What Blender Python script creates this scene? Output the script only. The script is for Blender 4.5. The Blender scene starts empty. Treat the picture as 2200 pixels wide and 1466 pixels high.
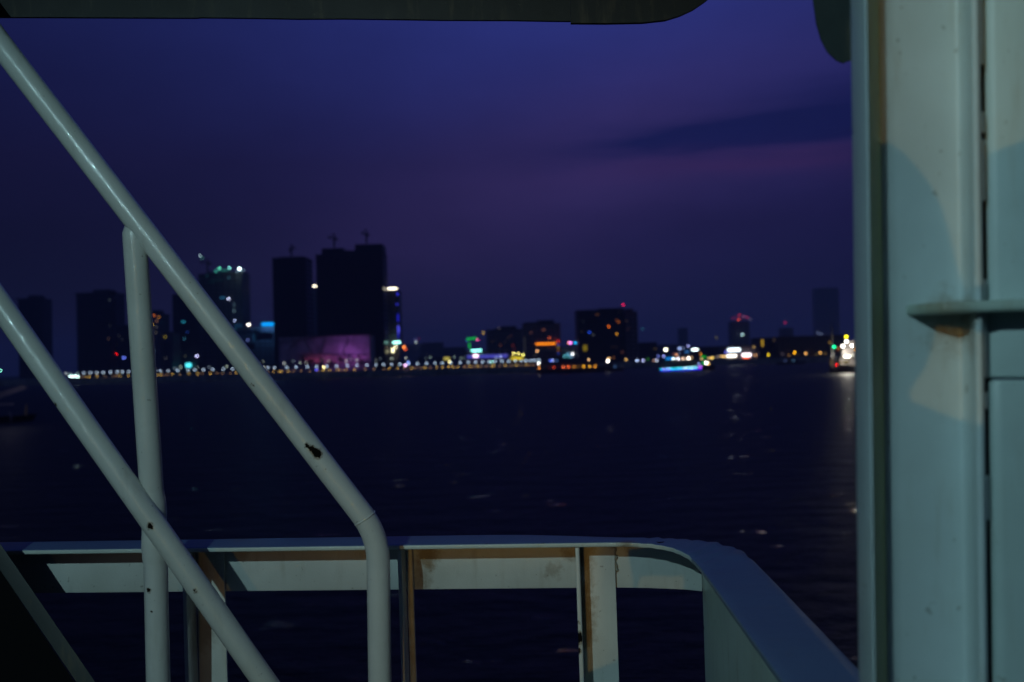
import bpy, bmesh, math, random
from mathutils import Vector, Matrix
random.seed(7)
S = bpy.context.scene
# ------------------------------------------------------------------ camera
EYE = Vector((0.0, 0.0, 7.0))            # eye 7 m above the river (water surface is z = 0)
FPX = 2139.0                             # focal length in photo pixels (35 mm on a 36 mm wide frame)
CX, CY = 1100.0, 733.0
PITCH, ROLL = math.radians(1.151), math.radians(1.6)
F = Vector((0, math.cos(PITCH), math.sin(PITCH)))
R0 = Vector((1, 0, 0)); U0 = Vector((0, -math.sin(PITCH), math.cos(PITCH)))
RT = math.cos(ROLL)*R0 - math.sin(ROLL)*U0
UP = math.cos(ROLL)*U0 + math.sin(ROLL)*R0
cd = bpy.data.cameras.new("camera"); cam = bpy.data.objects.new("camera", cd)
S.collection.objects.link(cam)
M3 = Matrix((RT, UP, -F)).transposed()
cam.matrix_world = Matrix.Translation(EYE) @ M3.to_4x4()
cd.lens = 35.0; cd.sensor_width = 36.0; cd.clip_start = 0.05; cd.clip_end = 20000
cd.dof.use_dof = True; cd.dof.focus_distance = 2.0; cd.dof.aperture_fstop = 4.1; cd.dof.aperture_blades = 0
S.camera = cam
S.view_settings.view_transform = 'Standard'; S.view_settings.look = 'None'
S.view_settings.exposure = 0.0; S.view_settings.gamma = 1.0; S.view_settings.use_curve_mapping = False
S.cycles.sample_clamp_indirect = 4.0
S.cycles.max_bounces = 6; S.cycles.volume_bounces = 1
HAZE = 0.00026

def ray(px, py):
    return F + RT*((px-CX)/FPX) - UP*((py-CY)/FPX)
def U(px, py, d):            # point at camera depth d
    return EYE + ray(px, py)*d
def Q(px, py, Y):            # point on the vertical plane y = Y
    r = ray(px, py); return EYE + r*(Y/r.y)
def Z(px, py, z):            # point on the horizontal plane z
    r = ray(px, py); return EYE + r*((z-EYE.z)/r.z)
def hor(px): return 776.0 - (px-1100.0)*0.02793
def mpx(Y): return Y/FPX     # metres per photo pixel at distance Y

def lin(h, k=1.0):
    h = h.lstrip('#'); o = []
    for i in (0, 2, 4):
        c = int(h[i:i+2], 16)/255.0
        o.append((c/12.92 if c <= 0.04045 else ((c+0.055)/1.055)**2.4)*k)
    return (o[0], o[1], o[2], 1.0)

# ------------------------------------------------------------------ node helpers
class NT:
    def __init__(s, nt): s.nt = nt
    def n(s, t, **kw):
        nd = s.nt.nodes.new(t)
        for k, v in kw.items(): setattr(nd, k, v)
        return nd
    def put(s, sock, v):
        if isinstance(v, bpy.types.NodeSocket): s.nt.links.new(v, sock)
        elif v is not None: sock.default_value = v
    def math(s, op, a, b=None, c=None, clamp=False):
        nd = s.n('ShaderNodeMath', operation=op); nd.use_clamp = clamp
        for i, v in enumerate((a, b, c)): s.put(nd.inputs[i], v)
        return nd.outputs[0]
    def vmath(s, op, a, b=None, out=0):
        nd = s.n('ShaderNodeVectorMath', operation=op)
        s.put(nd.inputs[0], a); s.put(nd.inputs[1], b)
        return nd.outputs[out]
    def mix(s, f, a, b, bt='MIX'):
        nd = s.n('ShaderNodeMix', data_type='RGBA', blend_type=bt); nd.clamp_factor = True
        s.put(nd.inputs[0], f); s.put(nd.inputs[6], a); s.put(nd.inputs[7], b)
        return nd.outputs[2]
    def ramp(s, f, stops, interp='LINEAR'):
        nd = s.n('ShaderNodeValToRGB'); cr = nd.color_ramp; cr.interpolation = interp
        while len(cr.elements) < len(stops): cr.elements.new(0.5)
        for e, (p, c) in zip(cr.elements, stops): e.position = p; e.color = c
        s.put(nd.inputs[0], f); return nd.outputs[0]
    def noise(s, vec, scale, detail=2.0, rough=0.5, out=0):
        nd = s.n('ShaderNodeTexNoise'); s.put(nd.inputs['Vector'], vec)
        nd.inputs['Scale'].default_value = scale; nd.inputs['Detail'].default_value = detail
        nd.inputs['Roughness'].default_value = rough
        return nd.outputs[out]
    def sm(s, x, a, b):     # smoothstep a..b
        nd = s.n('ShaderNodeMapRange', interpolation_type='SMOOTHSTEP')
        s.put(nd.inputs[0], x); nd.inputs[1].default_value = a; nd.inputs[2].default_value = b
        return nd.outputs[0]

# ------------------------------------------------------------------ world: blue-hour sky
W = bpy.data.worlds.new("World"); S.world = W; W.use_nodes = True
wt = W.node_tree; wt.nodes.clear(); g = NT(wt)
tc = g.n('ShaderNodeTexCoord').outputs['Generated']
sx = g.n('ShaderNodeSeparateXYZ'); g.put(sx.inputs[0], tc)
az = g.math('ARCTAN2', sx.outputs[0], sx.outputs[1])            # 0 ahead, + to the right
el = g.math('ARCSINE', sx.outputs[2])
def deg(a): return math.radians(a)
base = g.ramp(g.math('DIVIDE', el, deg(90), clamp=True), [
    (0.000, (.0046, .0066, .042, 1)), (0.045, (.0048, .0058, .043, 1)), (0.085, (.0072, .0064, .051, 1)),
    (0.125, (.0110, .0100, .075, 1)), (0.165, (.0120, .0150, .115, 1)), (0.215, (.0125, .0200, .155, 1)),
    (0.45, (.0120, .0300, .150, 1)), (1.0, (.010, .032, .130, 1))])
# purple afterglow band, rising towards the right
pn = g.noise(g.vmath('MULTIPLY', tc, (1.6, 1.6, 5.0)), 1.7, 3.0, 0.55)
band_c = g.math('ADD', g.math('MULTIPLY', az, 0.30), deg(9.2))
bd = g.math('DIVIDE', g.math('SUBTRACT', el, band_c), deg(5.2))
band = g.math('POWER', 2.718, g.math('MULTIPLY', g.math('MULTIPLY', bd, bd), -1.0))
azf = g.math('DIVIDE', g.math('SUBTRACT', az, deg(3)), deg(15))
azg = g.math('POWER', 2.718, g.math('MULTIPLY', g.math('MULTIPLY', azf, azf), -1.0))
bm_ = g.math('MULTIPLY', g.math('MULTIPLY', band, azg), g.math('ADD', g.math('MULTIPLY', pn, 1.1), 0.35), clamp=True)
c1 = g.mix(g.math('MULTIPLY', bm_, 0.75), base, (.029, .0175, .096, 1))
# brighter patch top right, darker to the left
af = g.math('DIVIDE', g.math('SUBTRACT', az, deg(8)), deg(24))
ag = g.math('POWER', 2.718, g.math('MULTIPLY', g.math('MULTIPLY', af, af), -1.0))
front = g.math('ADD', g.math('MULTIPLY', ag, 0.95), 0.38)
hi = g.sm(el, deg(22), deg(50))
gain = g.math('ADD', g.math('MULTIPLY', front, g.math('SUBTRACT', 1.0, hi)), g.math('MULTIPLY', hi, 0.95))
# long dark cloud on the right and fainter streaks
cn = g.noise(g.vmath('MULTIPLY', tc, (2.2, 2.2, 22.0)), 3.0, 4.0, 0.55)
def cloud(a0, e0, wa, we, amt, slope=0.0):
    ec = g.math('ADD', g.math('MULTIPLY', g.math('SUBTRACT', az, deg(a0)), slope), deg(e0))
    de = g.math('DIVIDE', g.math('SUBTRACT', g.math('ADD', el, g.math('MULTIPLY', g.math('SUBTRACT', cn, 0.5), deg(1.7))), ec), deg(we))
    da = g.math('DIVIDE', g.math('SUBTRACT', az, deg(a0)), deg(wa))
    d2 = g.math('ADD', g.math('MULTIPLY', de, de), g.math('MULTIPLY', da, da))
    return g.math('MULTIPLY', g.math('POWER', 2.718, g.math('MULTIPLY', d2, -1.0)), amt)
m1 = cloud(14.6, 12.2, 9.8, 0.90, 1.6, 0.04)
m2 = cloud(19.5, 13.8, 7.0, 1.4, 0.65, 0.08)
c2 = g.mix(g.math('MINIMUM', g.math('ADD', m1, m2), 0.93), c1, (.0030, .0058, .060, 1))
m3 = cloud(14.0, 10.55, 8.5, 0.75, 0.80, 0.0)
c3 = g.mix(m3, c2, (.028, .0120, .075, 1))
m4 = cloud(10.0, 7.2, 12.0, 1.9, 0.40, 0.0)
c3 = g.mix(m4, c3, (.0070, .0058, .048, 1))
col = g.mix(1.0, c3, g.n('ShaderNodeCombineColor').outputs[0], 'MULTIPLY')
cc = col.node
comb = [n for n in wt.nodes if n.bl_idname == 'ShaderNodeCombineColor'][0]
mott = g.math('ADD', g.math('MULTIPLY', g.noise(g.vmath('MULTIPLY', tc, (1, 1, 2.5)), 5.0, 4.0, 0.6), 0.40), 0.80)
gg = g.math('MULTIPLY', gain, mott)
for i in range(3): wt.links.new(gg, comb.inputs[i])
# last trace of the real daylight sky, the sun just below the horizon
sky = g.n('ShaderNodeTexSky'); sky.sky_type = 'NISHITA'; sky.sun_disc = False
sky.sun_elevation = math.radians(-6); sky.sun_rotation = math.radians(-10)
skb = g.mix(1.0, sky.outputs[0], (.05, .05, .05, 1), 'MULTIPLY')
fin = g.mix(1.0, col, skb, 'ADD')
hs = g.n('ShaderNodeHueSaturation'); hs.inputs['Saturation'].default_value = 0.96; hs.inputs['Value'].default_value = 0.95; g.put(hs.inputs['Color'], fin); fin = hs.outputs[0]
bg = g.n('ShaderNodeBackground'); g.put(bg.inputs[0], fin); bg.inputs[1].default_value = 1.0
ow = g.n('ShaderNodeOutputWorld'); wt.links.new(bg.outputs[0], ow.inputs[0])

# ------------------------------------------------------------------ the two deck lamps behind the photographer
def lamp(name, loc, power, color, radius):
    l = bpy.data.lights.new(name, 'POINT'); l.energy = power; l.color = color; l.shadow_soft_size = radius
    o = bpy.data.objects.new(name, l); o.location = loc; S.collection.objects.link(o); return o
LT = EYE + Vector((-1.25, -1.6, 1.25))
LW = EYE + Vector((-0.75, -2.30, -0.05))
lamp("cool_deck_light", LT, 140.0, (0.52, 0.87, 0.95), 0.022)
lw = bpy.data.lights.new("warm_deck_light", 'SPOT'); lw.energy = 43.0; lw.color = (1.0, 0.58, 0.11); lw.shadow_soft_size = 0.004
lw.spot_size = math.radians(55); lw.spot_blend = 1.0
lo_w = bpy.data.objects.new("warm_deck_light", lw); lo_w.location = LW; S.collection.objects.link(lo_w)
lo_w.rotation_euler = (Vector((0.72, 1.4, -.18))+EYE-LW).to_track_quat('-Z', 'Y').to_euler()

# ------------------------------------------------------------------ materials
MATS = {}
def pbr(name, color, rough=0.5, bump=None, metal=0.0, coat=0.0, var=0.0, vs=3.0, spec=0.5):
    if name in MATS: return MATS[name]
    m = bpy.data.materials.new(name); m.use_nodes = True; nt = m.node_tree; p = nt.nodes['Principled BSDF']
    h = NT(nt); oc = h.n('ShaderNodeTexCoord').outputs['Object']
    if var:
        nz = h.noise(oc, vs, 5.0, 0.6)
        lo = tuple(c*(1-var) for c in color[:3])+(1,); hi_ = tuple(min(1, c*(1+var)) for c in color[:3])+(1,)
        h.put(p.inputs['Base Color'], h.mix(h.sm(nz, 0.3, 0.7), lo, hi_))
    else: p.inputs['Base Color'].default_value = color
    p.inputs['Roughness'].default_value = rough; p.inputs['Metallic'].default_value = metal
    p.inputs['Coat Weight'].default_value = coat; p.inputs['Specular IOR Level'].default_value = spec
    if bump:
        b = h.n('ShaderNodeBump'); b.inputs['Strength'].default_value = bump[1]; b.inputs['Distance'].default_value = bump[2]
        h.put(b.inputs['Height'], h.noise(oc, bump[0], 4.0, 0.6)); h.put(p.inputs['Normal'], b.outputs[0])
    MATS[name] = m; return m

def ship_paint(name, color, chips=(), rough=0.30, rust=(), drip=0.25, grain=0.00022, coat=0.0):
    """old glossy marine paint: faint brush unevenness, grime, rust bleeding at welds, chips through to dark steel"""
    m = bpy.data.materials.new(name); m.use_nodes = True; nt = m.node_tree; p = nt.nodes['Principled BSDF']
    h = NT(nt); oc = h.n('ShaderNodeTexCoord').outputs['Object']
    n1 = h.noise(oc, 6.0, 6.0, 0.6); n2 = h.noise(h.vmath('MULTIPLY', oc, (9, 9, 1.6)), 4.0, 5.0, 0.6)
    c = h.mix(h.sm(n1, 0.35, 0.72), tuple(x*0.88 for x in color[:3])+(1,), color)
    c = h.mix(h.math('MULTIPLY', h.sm(n2, 0.52, 0.80), drip), c, (.22, .17, .09, 1))
    c = h.mix(h.math('MULTIPLY', h.sm(h.noise(oc, 2.3, 4.0, 0.65), 0.45, 0.75), 0.36), c, (color[0]*.62, color[1]*.60, color[2]*.48, 1))
    sp = h.noise(oc, 95.0, 2.0, 0.5)
    c = h.mix(h.math('MULTIPLY', h.sm(sp, 0.70, 0.76), 0.45), c, (.10, .085, .06, 1))
    wob = h.vmath('SCALE', h.vmath('SUBTRACT', h.noise(oc, 130.0, 4.0, 0.7, out=1), (.5, .5, .5)), None)
    wob.node.inputs['Scale'].default_value = 0.014
    wp = h.vmath('ADD', oc, wob)
    rw = h.vmath('ADD', oc, h.vmath('MULTIPLY', h.vmath('SUBTRACT', h.noise(oc, 18.0, 5.0, 0.7, out=1), (.5, .5, .5)), (.10, .10, .10)))
    for (a, r, k) in rust:
        d = h.vmath('DISTANCE', rw, tuple(a), out=1)
        c = h.mix(h.math('MULTIPLY', h.sm(d, r, r*0.25), k), c, (.17, .088, .018, 1))
    chipmask = None
    for (a, r) in chips:
        d = h.vmath('DISTANCE', wp, tuple(a), out=1)
        mk = h.math('LESS_THAN', d, r)
        c = h.mix(h.math('MULTIPLY', h.sm(d, r*1.7, r*.95), .75), c, (.13, .075, .03, 1))
        chipmask = mk if chipmask is None else h.math('MAXIMUM', chipmask, mk)
    rr = h.math('ADD', h.math('MULTIPLY', n1, 0.16), rough-0.08)
    if chipmask is not None:
        c = h.mix(chipmask, c, (.008, .006, .005, 1)); rr = h.math('ADD', rr, h.math('MULTIPLY', chipmask, 0.5))
        p_spec = h.math('SUBTRACT', 0.5, h.math('MULTIPLY', chipmask, 0.45)); h.put(p.inputs['Specular IOR Level'], p_spec)
    h.put(p.inputs['Base Color'], c); h.put(p.inputs['Roughness'], rr)
    ht = h.math('ADD', h.math('MULTIPLY', h.noise(oc, 330.0, 2.0, 0.6), grain*0.9), h.math('MULTIPLY', h.noise(oc, 28.0, 3.0, 0.5), 0.0009))
    if chipmask is not None: ht = h.math('SUBTRACT', ht, h.math('MULTIPLY', chipmask, 0.0008))
    b = h.n('ShaderNodeBump'); b.inputs['Strength'].default_value = 1.0; b.inputs['Distance'].default_value = 1.0
    h.put(b.inputs['Height'], ht); h.put(p.inputs['Normal'], b.outputs[0])
    if coat:
        h.put(p.inputs['Coat Weight'], h.math('MULTIPLY', h.sm(n1, .3, .6), coat) if chipmask is None else h.math('MULTIPLY', h.math('SUBTRACT', 1.0, chipmask), coat))
        p.inputs['Coat Roughness'].default_value = 0.07
        b2 = h.n('ShaderNodeBump'); b2.inputs['Strength'].default_value = 1.0; b2.inputs['Distance'].default_value = 1.0
        h.put(b2.inputs['Height'], h.math('ADD', h.math('MULTIPLY', h.noise(oc, 420.0, 2.0, 0.7), grain*2.0), h.math('MULTIPLY', h.noise(oc, 34.0, 3.0, 0.6), 0.0012))); h.put(p.inputs['Coat Normal'], b2.outputs[0])
    return m

EM = {}
def emis(color, k):
    key = (tuple(round(c, 3) for c in color[:3]), round(k, 2))
    if key in EM: return EM[key]
    m = bpy.data.materials.new("lit_glass"); m.use_nodes = True; nt = m.node_tree; nt.nodes.clear()
    e = nt.nodes.new('ShaderNodeEmission'); e.inputs[0].default_value = tuple(color[:3])+(1,); e.inputs[1].default_value = k
    o = nt.nodes.new('ShaderNodeOutputMaterial'); nt.links.new(e.outputs[0], o.inputs[0])
    EM[key] = m; return m

# ------------------------------------------------------------------ mesh helpers
C = S.collection
def link(name, bm, mat, parent=None, smooth=False):
    bmesh.ops.recalc_face_normals(bm, faces=bm.faces)
    me = bpy.data.meshes.new(name); bm.to_mesh(me); bm.free()
    if smooth:
        for p in me.polygons: p.use_smooth = True
    o = bpy.data.objects.new(name, me); C.objects.link(o)
    if mat: me.materials.append(mat)
    if parent is not None:
        o.parent = parent
        o.matrix_parent_inverse = Matrix.Translation(-parent.location) if parent.type == 'EMPTY' else Matrix.Identity(4)
    return o
def tag(o, label, cat, group=None):
    o['label'] = label; o['category'] = cat
    if group: o['group'] = group
    return o
def thing(name, loc, label, cat, group=None):
    o = bpy.data.objects.new(name, None); o.location = loc; o.empty_display_size = 0.2; C.objects.link(o)
    return tag(o, label, cat, group)
def hexa(bm, v8):
    vs = [bm.verts.new(v) for v in v8]
    for f in ((0,1,2,3), (7,6,5,4), (0,4,5,1), (1,5,6,2), (2,6,7,3), (3,7,4,0)): bm.faces.new([vs[i] for i in f])
def box(bm, c, s, rz=0.0):
    c = Vector(c); hx, hy, hz = s[0]/2, s[1]/2, s[2]/2; r = Matrix.Rotation(rz, 3, 'Z')
    P = [(-hx,-hy,-hz), (hx,-hy,-hz), (hx,hy,-hz), (-hx,hy,-hz), (-hx,-hy,hz), (hx,-hy,hz), (hx,hy,hz), (-hx,hy,hz)]
    hexa(bm, [c + r @ Vector(p) for p in P])
def prism(bm, loop, off):       # extrude closed loop of points by vector off (callable allowed)
    a = [bm.verts.new(p) for p in loop]
    b = [bm.verts.new(Vector(p) + (off(p) if callable(off) else off)) for p in loop]
    n = len(a); bm.faces.new(a); bm.faces.new(b[::-1])
    for i in range(n): bm.faces.new((a[i], b[i], b[(i+1) % n], a[(i+1) % n]))
def loft(bm, la, lb):
    a = [bm.verts.new(p) for p in la]; b = [bm.verts.new(p) for p in lb]; n = len(a)
    bm.faces.new(a); bm.faces.new(b[::-1])
    for i in range(n): bm.faces.new((a[i], b[i], b[(i+1) % n], a[(i+1) % n]))
def tube(bm, pts, rads, seg=40, cap=True):
    if not isinstance(rads, (list, tuple)): rads = [rads]*len(pts)
    pts = [Vector(p) for p in pts]; rings = []; n = None
    for i, p in enumerate(pts):
        t = (pts[min(i+1, len(pts)-1)] - pts[max(i-1, 0)]).normalized()
        if n is None: n = t.orthogonal().normalized()
        n = (n - t*n.dot(t)).normalized(); b = t.cross(n)
        rings.append([bm.verts.new(p + (n*math.cos(2*math.pi*k/seg) + b*math.sin(2*math.pi*k/seg))*rads[i]) for k in range(seg)])
    for a, b in zip(rings, rings[1:]):
        for k in range(seg): bm.faces.new((a[k], a[(k+1) % seg], b[(k+1) % seg], b[k]))
    if cap: bm.faces.new(rings[0][::-1]); bm.faces.new(rings[-1])
def ball(bm, c, r, sub=1):
    bmesh.ops.create_icosphere(bm, subdivisions=sub, radius=r, matrix=Matrix.Translation(c))
def subdiv(a, b, n): return [Vector(a).lerp(Vector(b), i/n) for i in range(n+1)]
def bevel(o, w, seg=3):
    m = o.modifiers.new("bevel", 'BEVEL'); m.width = w; m.segments = seg; m.limit_method = 'ANGLE'; m.angle_limit = math.radians(35)
    m.harden_normals = False
    for p in o.data.polygons: p.use_smooth = True
    return o

# ================================================================== SETTING: river, banks
bm = bmesh.new()
vs = [bm.verts.new(v) for v in ((-4000, -300, 0), (4000, -300, 0), (4000, 5000, 0), (-4000, 5000, 0))]; bm.faces.new(vs)
wm = bpy.data.materials.new("river_water"); wm.use_nodes = True; p = wm.node_tree.nodes['Principled BSDF']; h = NT(wm.node_tree)
oc = h.n('ShaderNodeTexCoord').outputs['Object']
p.inputs['Base Color'].default_value = (.0008, .0009, .0022, 1); slick = h.sm(h.noise(h.vmath('MULTIPLY', oc, (0.35, 0.9, 1)), 1.0, 3.0, 0.6), 0.635, 0.685); h.put(p.inputs['Roughness'], h.math('SUBTRACT', 0.50, h.math('MULTIPLY', slick, 0.43))); p.inputs['IOR'].default_value = 1.33; p.inputs['Specular IOR Level'].default_value = 0.29
ha = h.math('MULTIPLY', h.noise(h.vmath('MULTIPLY', oc, (0.22, 0.42, 1)), 1.0, 3.0, 0.55), 0.75)
hb = h.math('MULTIPLY', h.noise(h.vmath('MULTIPLY', oc, (0.9, 1.7, 1)), 1.0, 4.0, 0.6), 0.32)
hc = h.math('MULTIPLY', h.noise(h.vmath('MULTIPLY', oc, (5, 8, 1)), 1.0, 2.0, 0.5), 0.03)
b = h.n('ShaderNodeBump'); b.inputs['Strength'].default_value = 1.0; b.inputs['Distance'].default_value = 1.0
h.put(b.inputs['Height'], h.math('ADD', h.math('ADD', ha, hb), hc)); h.put(p.inputs['Normal'], b.outputs[0])
river = link('river', bm, wm); river['kind'] = 'structure'

SH = [(-500, 660), (0, 640), (300, 624), (700, 600), (1000, 570), (1160, 556)]
def shoreY(px):
    for (a, ya), (b_, yb) in zip(SH, SH[1:]):
        if px <= b_: return ya + (yb-ya)*(px-a)/(b_-a)
    return SH[-1][1]
front_pts = [Vector((Q(px, 800, Y).x, Y, 0)) for px, Y in SH] + [Vector((Q(1190, 800, 640).x, 640, 0)), Vector((Q(1230, 800, 730).x, 730, 0)),
             Vector((Q(1700, 800, 715).x, 715, 0)), Vector((Q(2100, 800, 700).x, 700, 0)), Vector((900, 690, 0))]
land_m = pbr('dark_ground', (.030, .032, .030, 1), 0.9, var=0.4, vs=0.02)
bm = bmesh.new()
loop = [p_ + Vector((0, 1.2, -1)) for p_ in front_pts] + [Vector((4000, 690, -1)), Vector((3990, 4900, -1)), Vector((-3990, 4900, -1)), Vector((-4000, 662, -1))]
prism(bm, loop, Vector((0, 0, 4.2)))
g_ = link('ground', bm, land_m); g_['kind'] = 'structure'
# embankment wall: stone facing with coping, on the promenade stretch
bm = bmesh.new()
emb_m = pbr('embankment_stone', (.34, .32, .20, 1), 0.85, var=0.35, vs=0.25)
for a, b_ in zip(front_pts[:-1], front_pts[1:]):
    hh = 4.0
    loft(bm, [a+Vector((0, -1.2, -.5)), a+Vector((0, 1.3, -.5)), a+Vector((0, 1.3, hh)), a+Vector((0, 0, hh)), a+Vector((0, -.2, hh-.5))],
             [b_+Vector((0, -1.2, -.5)), b_+Vector((0, 1.3, -.5)), b_+Vector((0, 1.3, hh)), b_+Vector((0, 0, hh)), b_+Vector((0, -.2, hh-.5))])
bmesh.ops.remove_doubles(bm, verts=bm.verts, dist=0.01)
e_ = link('embankment_wall', bm, emb_m)
tag(e_, 'long low stone river wall running under the row of promenade lamps', 'wall')
GZ = 3.2

# ================================================================== lights of the city
BLUR = 64.0
def glow_size(Y, aw, ah, L, mn=2.4):
    L = L*1.3   # the haze takes some of it back
    w = max(aw-7.5, mn); hgt = max(ah-7.5, mn)
    conv = min(1.0, (min(w, 8)*min(hgt, 8))/60.0)
    return w*mpx(Y), hgt*mpx(Y), L/conv
def glow(parent, name, px, py, Y, aw, ah, col, L, label=None, depth=0.6):
    """a lamp or lit panel: aw x ah is the apparent size in photo pixels incl. defocus"""
    w, hgt, k = glow_size(Y, aw, ah, L); c = Q(px, py, Y); bm = bmesh.new()
    if max(aw, ah) <= 10.5: ball(bm, c, w*0.5)
    else: box(bm, c, (w, depth, hgt))
    o = link(name, bm, emis(lin(col), k), parent)
    if label: o['label'] = label
    return o

# ---- promenade lamps
post_m = pbr('lamp_post_metal', (.04, .04, .045, 1), 0.6)
def lamp_proto(name, zh, r, col, k, pole_r):
    t = thing(name, Vector((0, 0, GZ+.8)), '', 'lamp')
    bm = bmesh.new(); tube(bm, [Vector((0, 0, 0)), Vector((0, 0, 0.25))], [pole_r*2.4, pole_r*1.6], 8); tube(bm, [Vector((0, 0, 0.24)), Vector((0, 0, zh-r*.8))], [pole_r*1.1, pole_r*.8], 8)
    me = link('pole', bm, post_m); me.parent = t
    bm = bmesh.new(); ball(bm, Vector((0, 0, zh)), r, 2); gl = link('globe', bm, emis(col, k), None, True); gl.parent = t
    return t
def copy_tree(o, parent=None):
    c = o.copy(); C.objects.link(c); c.parent = parent
    for ch in list(o.children): copy_tree(ch, c)
    return c
white_x = [133+14.4*i for i in range(4)]
white_x = [180, 194, 208, 222, 237, 252, 263, 276, 290, 304, 318, 333, 345, 361, 382, 404, 418, 437, 457, 480, 500, 520, 541, 563, 576, 590, 616, 636, 660, 680, 702, 723, 746, 767, 788, 808, 824, 841, 859, 878, 897, 916, 935, 950, 969, 989, 1006, 1022, 1037, 1051, 1064, 1079, 1093, 1107, 1120, 1130, 1140, 1149, 1158]
wl = lamp_proto('promenade_lamp', 7.0-(GZ+.8), 0.32, (0.52, 0.70, 0.92, 1), 5.8, 0.08)
first = True
for i, px in enumerate(white_x):
    Y = shoreY(px) + 2.5; o = wl if first else copy_tree(wl); first = False
    q = Q(px, hor(px), Y); o.location = (q.x, Y, GZ+.8)
    o['label'] = 'slim promenade lamp with one cool white globe, in the even row along the river wall'
    o['category'] = 'street lamp'; o['group'] = 'cool white globe lamps in a row along the promenade'
yl = lamp_proto('garden_lamp', 0.55, 0.23, (1.0, 0.60, 0.10, 1), 4.6, 0.07)
ylo = lamp_proto('garden_lamp', 0.55, 0.23, (0.95, 0.52, 0.22, 1), 1.8, 0.07)
yx = []
x = 176
while x < 1150: 
    yx.append(x + random.uniform(-2, 2)); x += random.choice((7, 10, 12, 14, 17, 20)) if x < 900 else random.choice((7, 8, 10, 13))
f1 = f2 = True
for i, px in enumerate(yx):
    Y = shoreY(px) + 0.9
    if random.random() < 0.55: o = yl if f1 else copy_tree(yl); f1 = False; bright = True
    else: o = ylo if f2 else copy_tree(ylo); f2 = False; bright = False
    q = Q(px, hor(px), Y); o.location = (q.x, Y, GZ+.8)
    o['label'] = 'short garden lamp with a bright amber globe at the foot of the promenade lamps' if bright else 'short garden lamp with a dim brownish globe at the foot of the promenade lamps'
    o['category'] = 'garden lamp'; o['group'] = 'bright amber lamps on top of the river wall' if bright else 'dim brown lamps on top of the river wall'

# ---- buildings
def facade(name, wall, glass, fl, bay):
    m = bpy.data.materials.new(name); m.use_nodes = True; nt = m.node_tree; p = nt.nodes['Principled BSDF']; h = NT(nt)
    oc = h.n('ShaderNodeTexCoord').outputs['Object']; s = h.n('ShaderNodeSeparateXYZ'); h.put(s.inputs[0], oc)
    u = h.math('ADD', s.outputs[0], s.outputs[1])
    fz = h.math('FRACT', h.math('DIVIDE', s.outputs[2], fl)); fu = h.math('FRACT', h.math('DIVIDE', u, bay))
    mk = h.math('MULTIPLY', h.math('GREATER_THAN', fz, 0.42), h.math('GREATER_THAN', fu, 0.3))
    n1 = h.noise(oc, 0.05, 3.0, 0.6)
    wc = h.mix(n1, tuple(c*.75 for c in wall)+(1,), tuple(wall)+(1,))
    h.put(p.inputs['Base Color'], h.mix(mk, wc, tuple(glass)+(1,)))
    h.put(p.inputs['Roughness'], h.math('SUBTRACT', 0.8, h.math('MULTIPLY', mk, 0.5)))
    return m
dark_f = facade('dark_facade', (.035, .030, .034), (.012, .012, .016), 3.4, 4.2)
brown_f = facade('brown_facade', (.34, .26, .22), (.03, .03, .035), 3.3, 3.6)
mid_f = facade('grey_facade', (.22, .20, .20), (.06, .06, .08), 3.4, 3.8)
pale_f = facade('pale_facade', (.5, .48, .47), (.05, .05, .07), 3.4, 3.8)
roof_m = pbr('roof_concrete', (.05, .05, .05, 1), 0.9)
def building(name, x0, x1, top, Y, label, mat=dark_f, depth=24, steps=(), cat='building', rounded=0, plant=True, group=None):
    """steps: extra (x0,x1,top) blocks that rise above the main body"""
    a = Q(x0, hor(x0), Y); b_ = Q(x1, hor(x1), Y); zt = Q((x0+x1)/2, top, Y).z
    cx = (a.x+b_.x)/2; w = b_.x-a.x
    t = thing(name, Vector((cx, Y+depth/2, GZ)), label, cat, group)
    bm = bmesh.new()
    if rounded:
        r = rounded*w; pts = []
        for (qx, qy, a0) in ((a.x+r, Y+r, 180), (b_.x-r, Y+r, 270)):
            for k in range(7): an = math.radians(a0+k*15); pts.append(Vector((qx+r*math.cos(an), qy+r*math.sin(an), GZ-.3)))
        pts += [Vector((b_.x, Y+depth, GZ-.3)), Vector((a.x, Y+depth, GZ-.3))]
        prism(bm, pts, Vector((0, 0, zt-GZ+.3)))
    else: box(bm, (cx, Y+depth/2, (GZ-.3+zt)/2), (w, depth, zt-GZ+.3))
    link('wall', bm, mat, t)
    bm = bmesh.new(); box(bm, (cx, Y+depth/2, zt+.45), (w+.5, depth+.5, .9))
    if plant: box(bm, (cx+w*.12, Y+depth/2, zt+2.2), (w*.45, depth*.5, 3.2))
    link('roof', bm, roof_m, t)
    for (s0, s1, st) in steps:
        sa = Q(s0, hor(s0), Y).x; sb = Q(s1, hor(s1), Y).x; sz = Q((s0+s1)/2, st, Y).z
        bm = bmesh.new(); box(bm, ((sa+sb)/2, Y+depth/2, (zt+.9+sz)/2), (sb-sa, depth*.86, sz-zt-.9)); link('upper_storeys', bm, mat, t)
    return t
def win(t, Y, items, w=9.5, h_=9):
    for it in items:
        px, py, col, L = it[:4]; ww, hh = (it[4], it[5]) if len(it) > 4 else (w, h_)
        c = Q(px, py, Y-.06); W_, H_, k = glow_size(Y, ww, hh, L); bm = bmesh.new(); box(bm, c, (W_, .3, H_)); link('window', bm, emis(lin(col), k), t)
def sign(t, Y, px, py, aw, ah, col, L, label, name='sign'):
    o = glow(t, name, px, py, Y-.5, aw, ah, col, L, label, .4); return o
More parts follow.
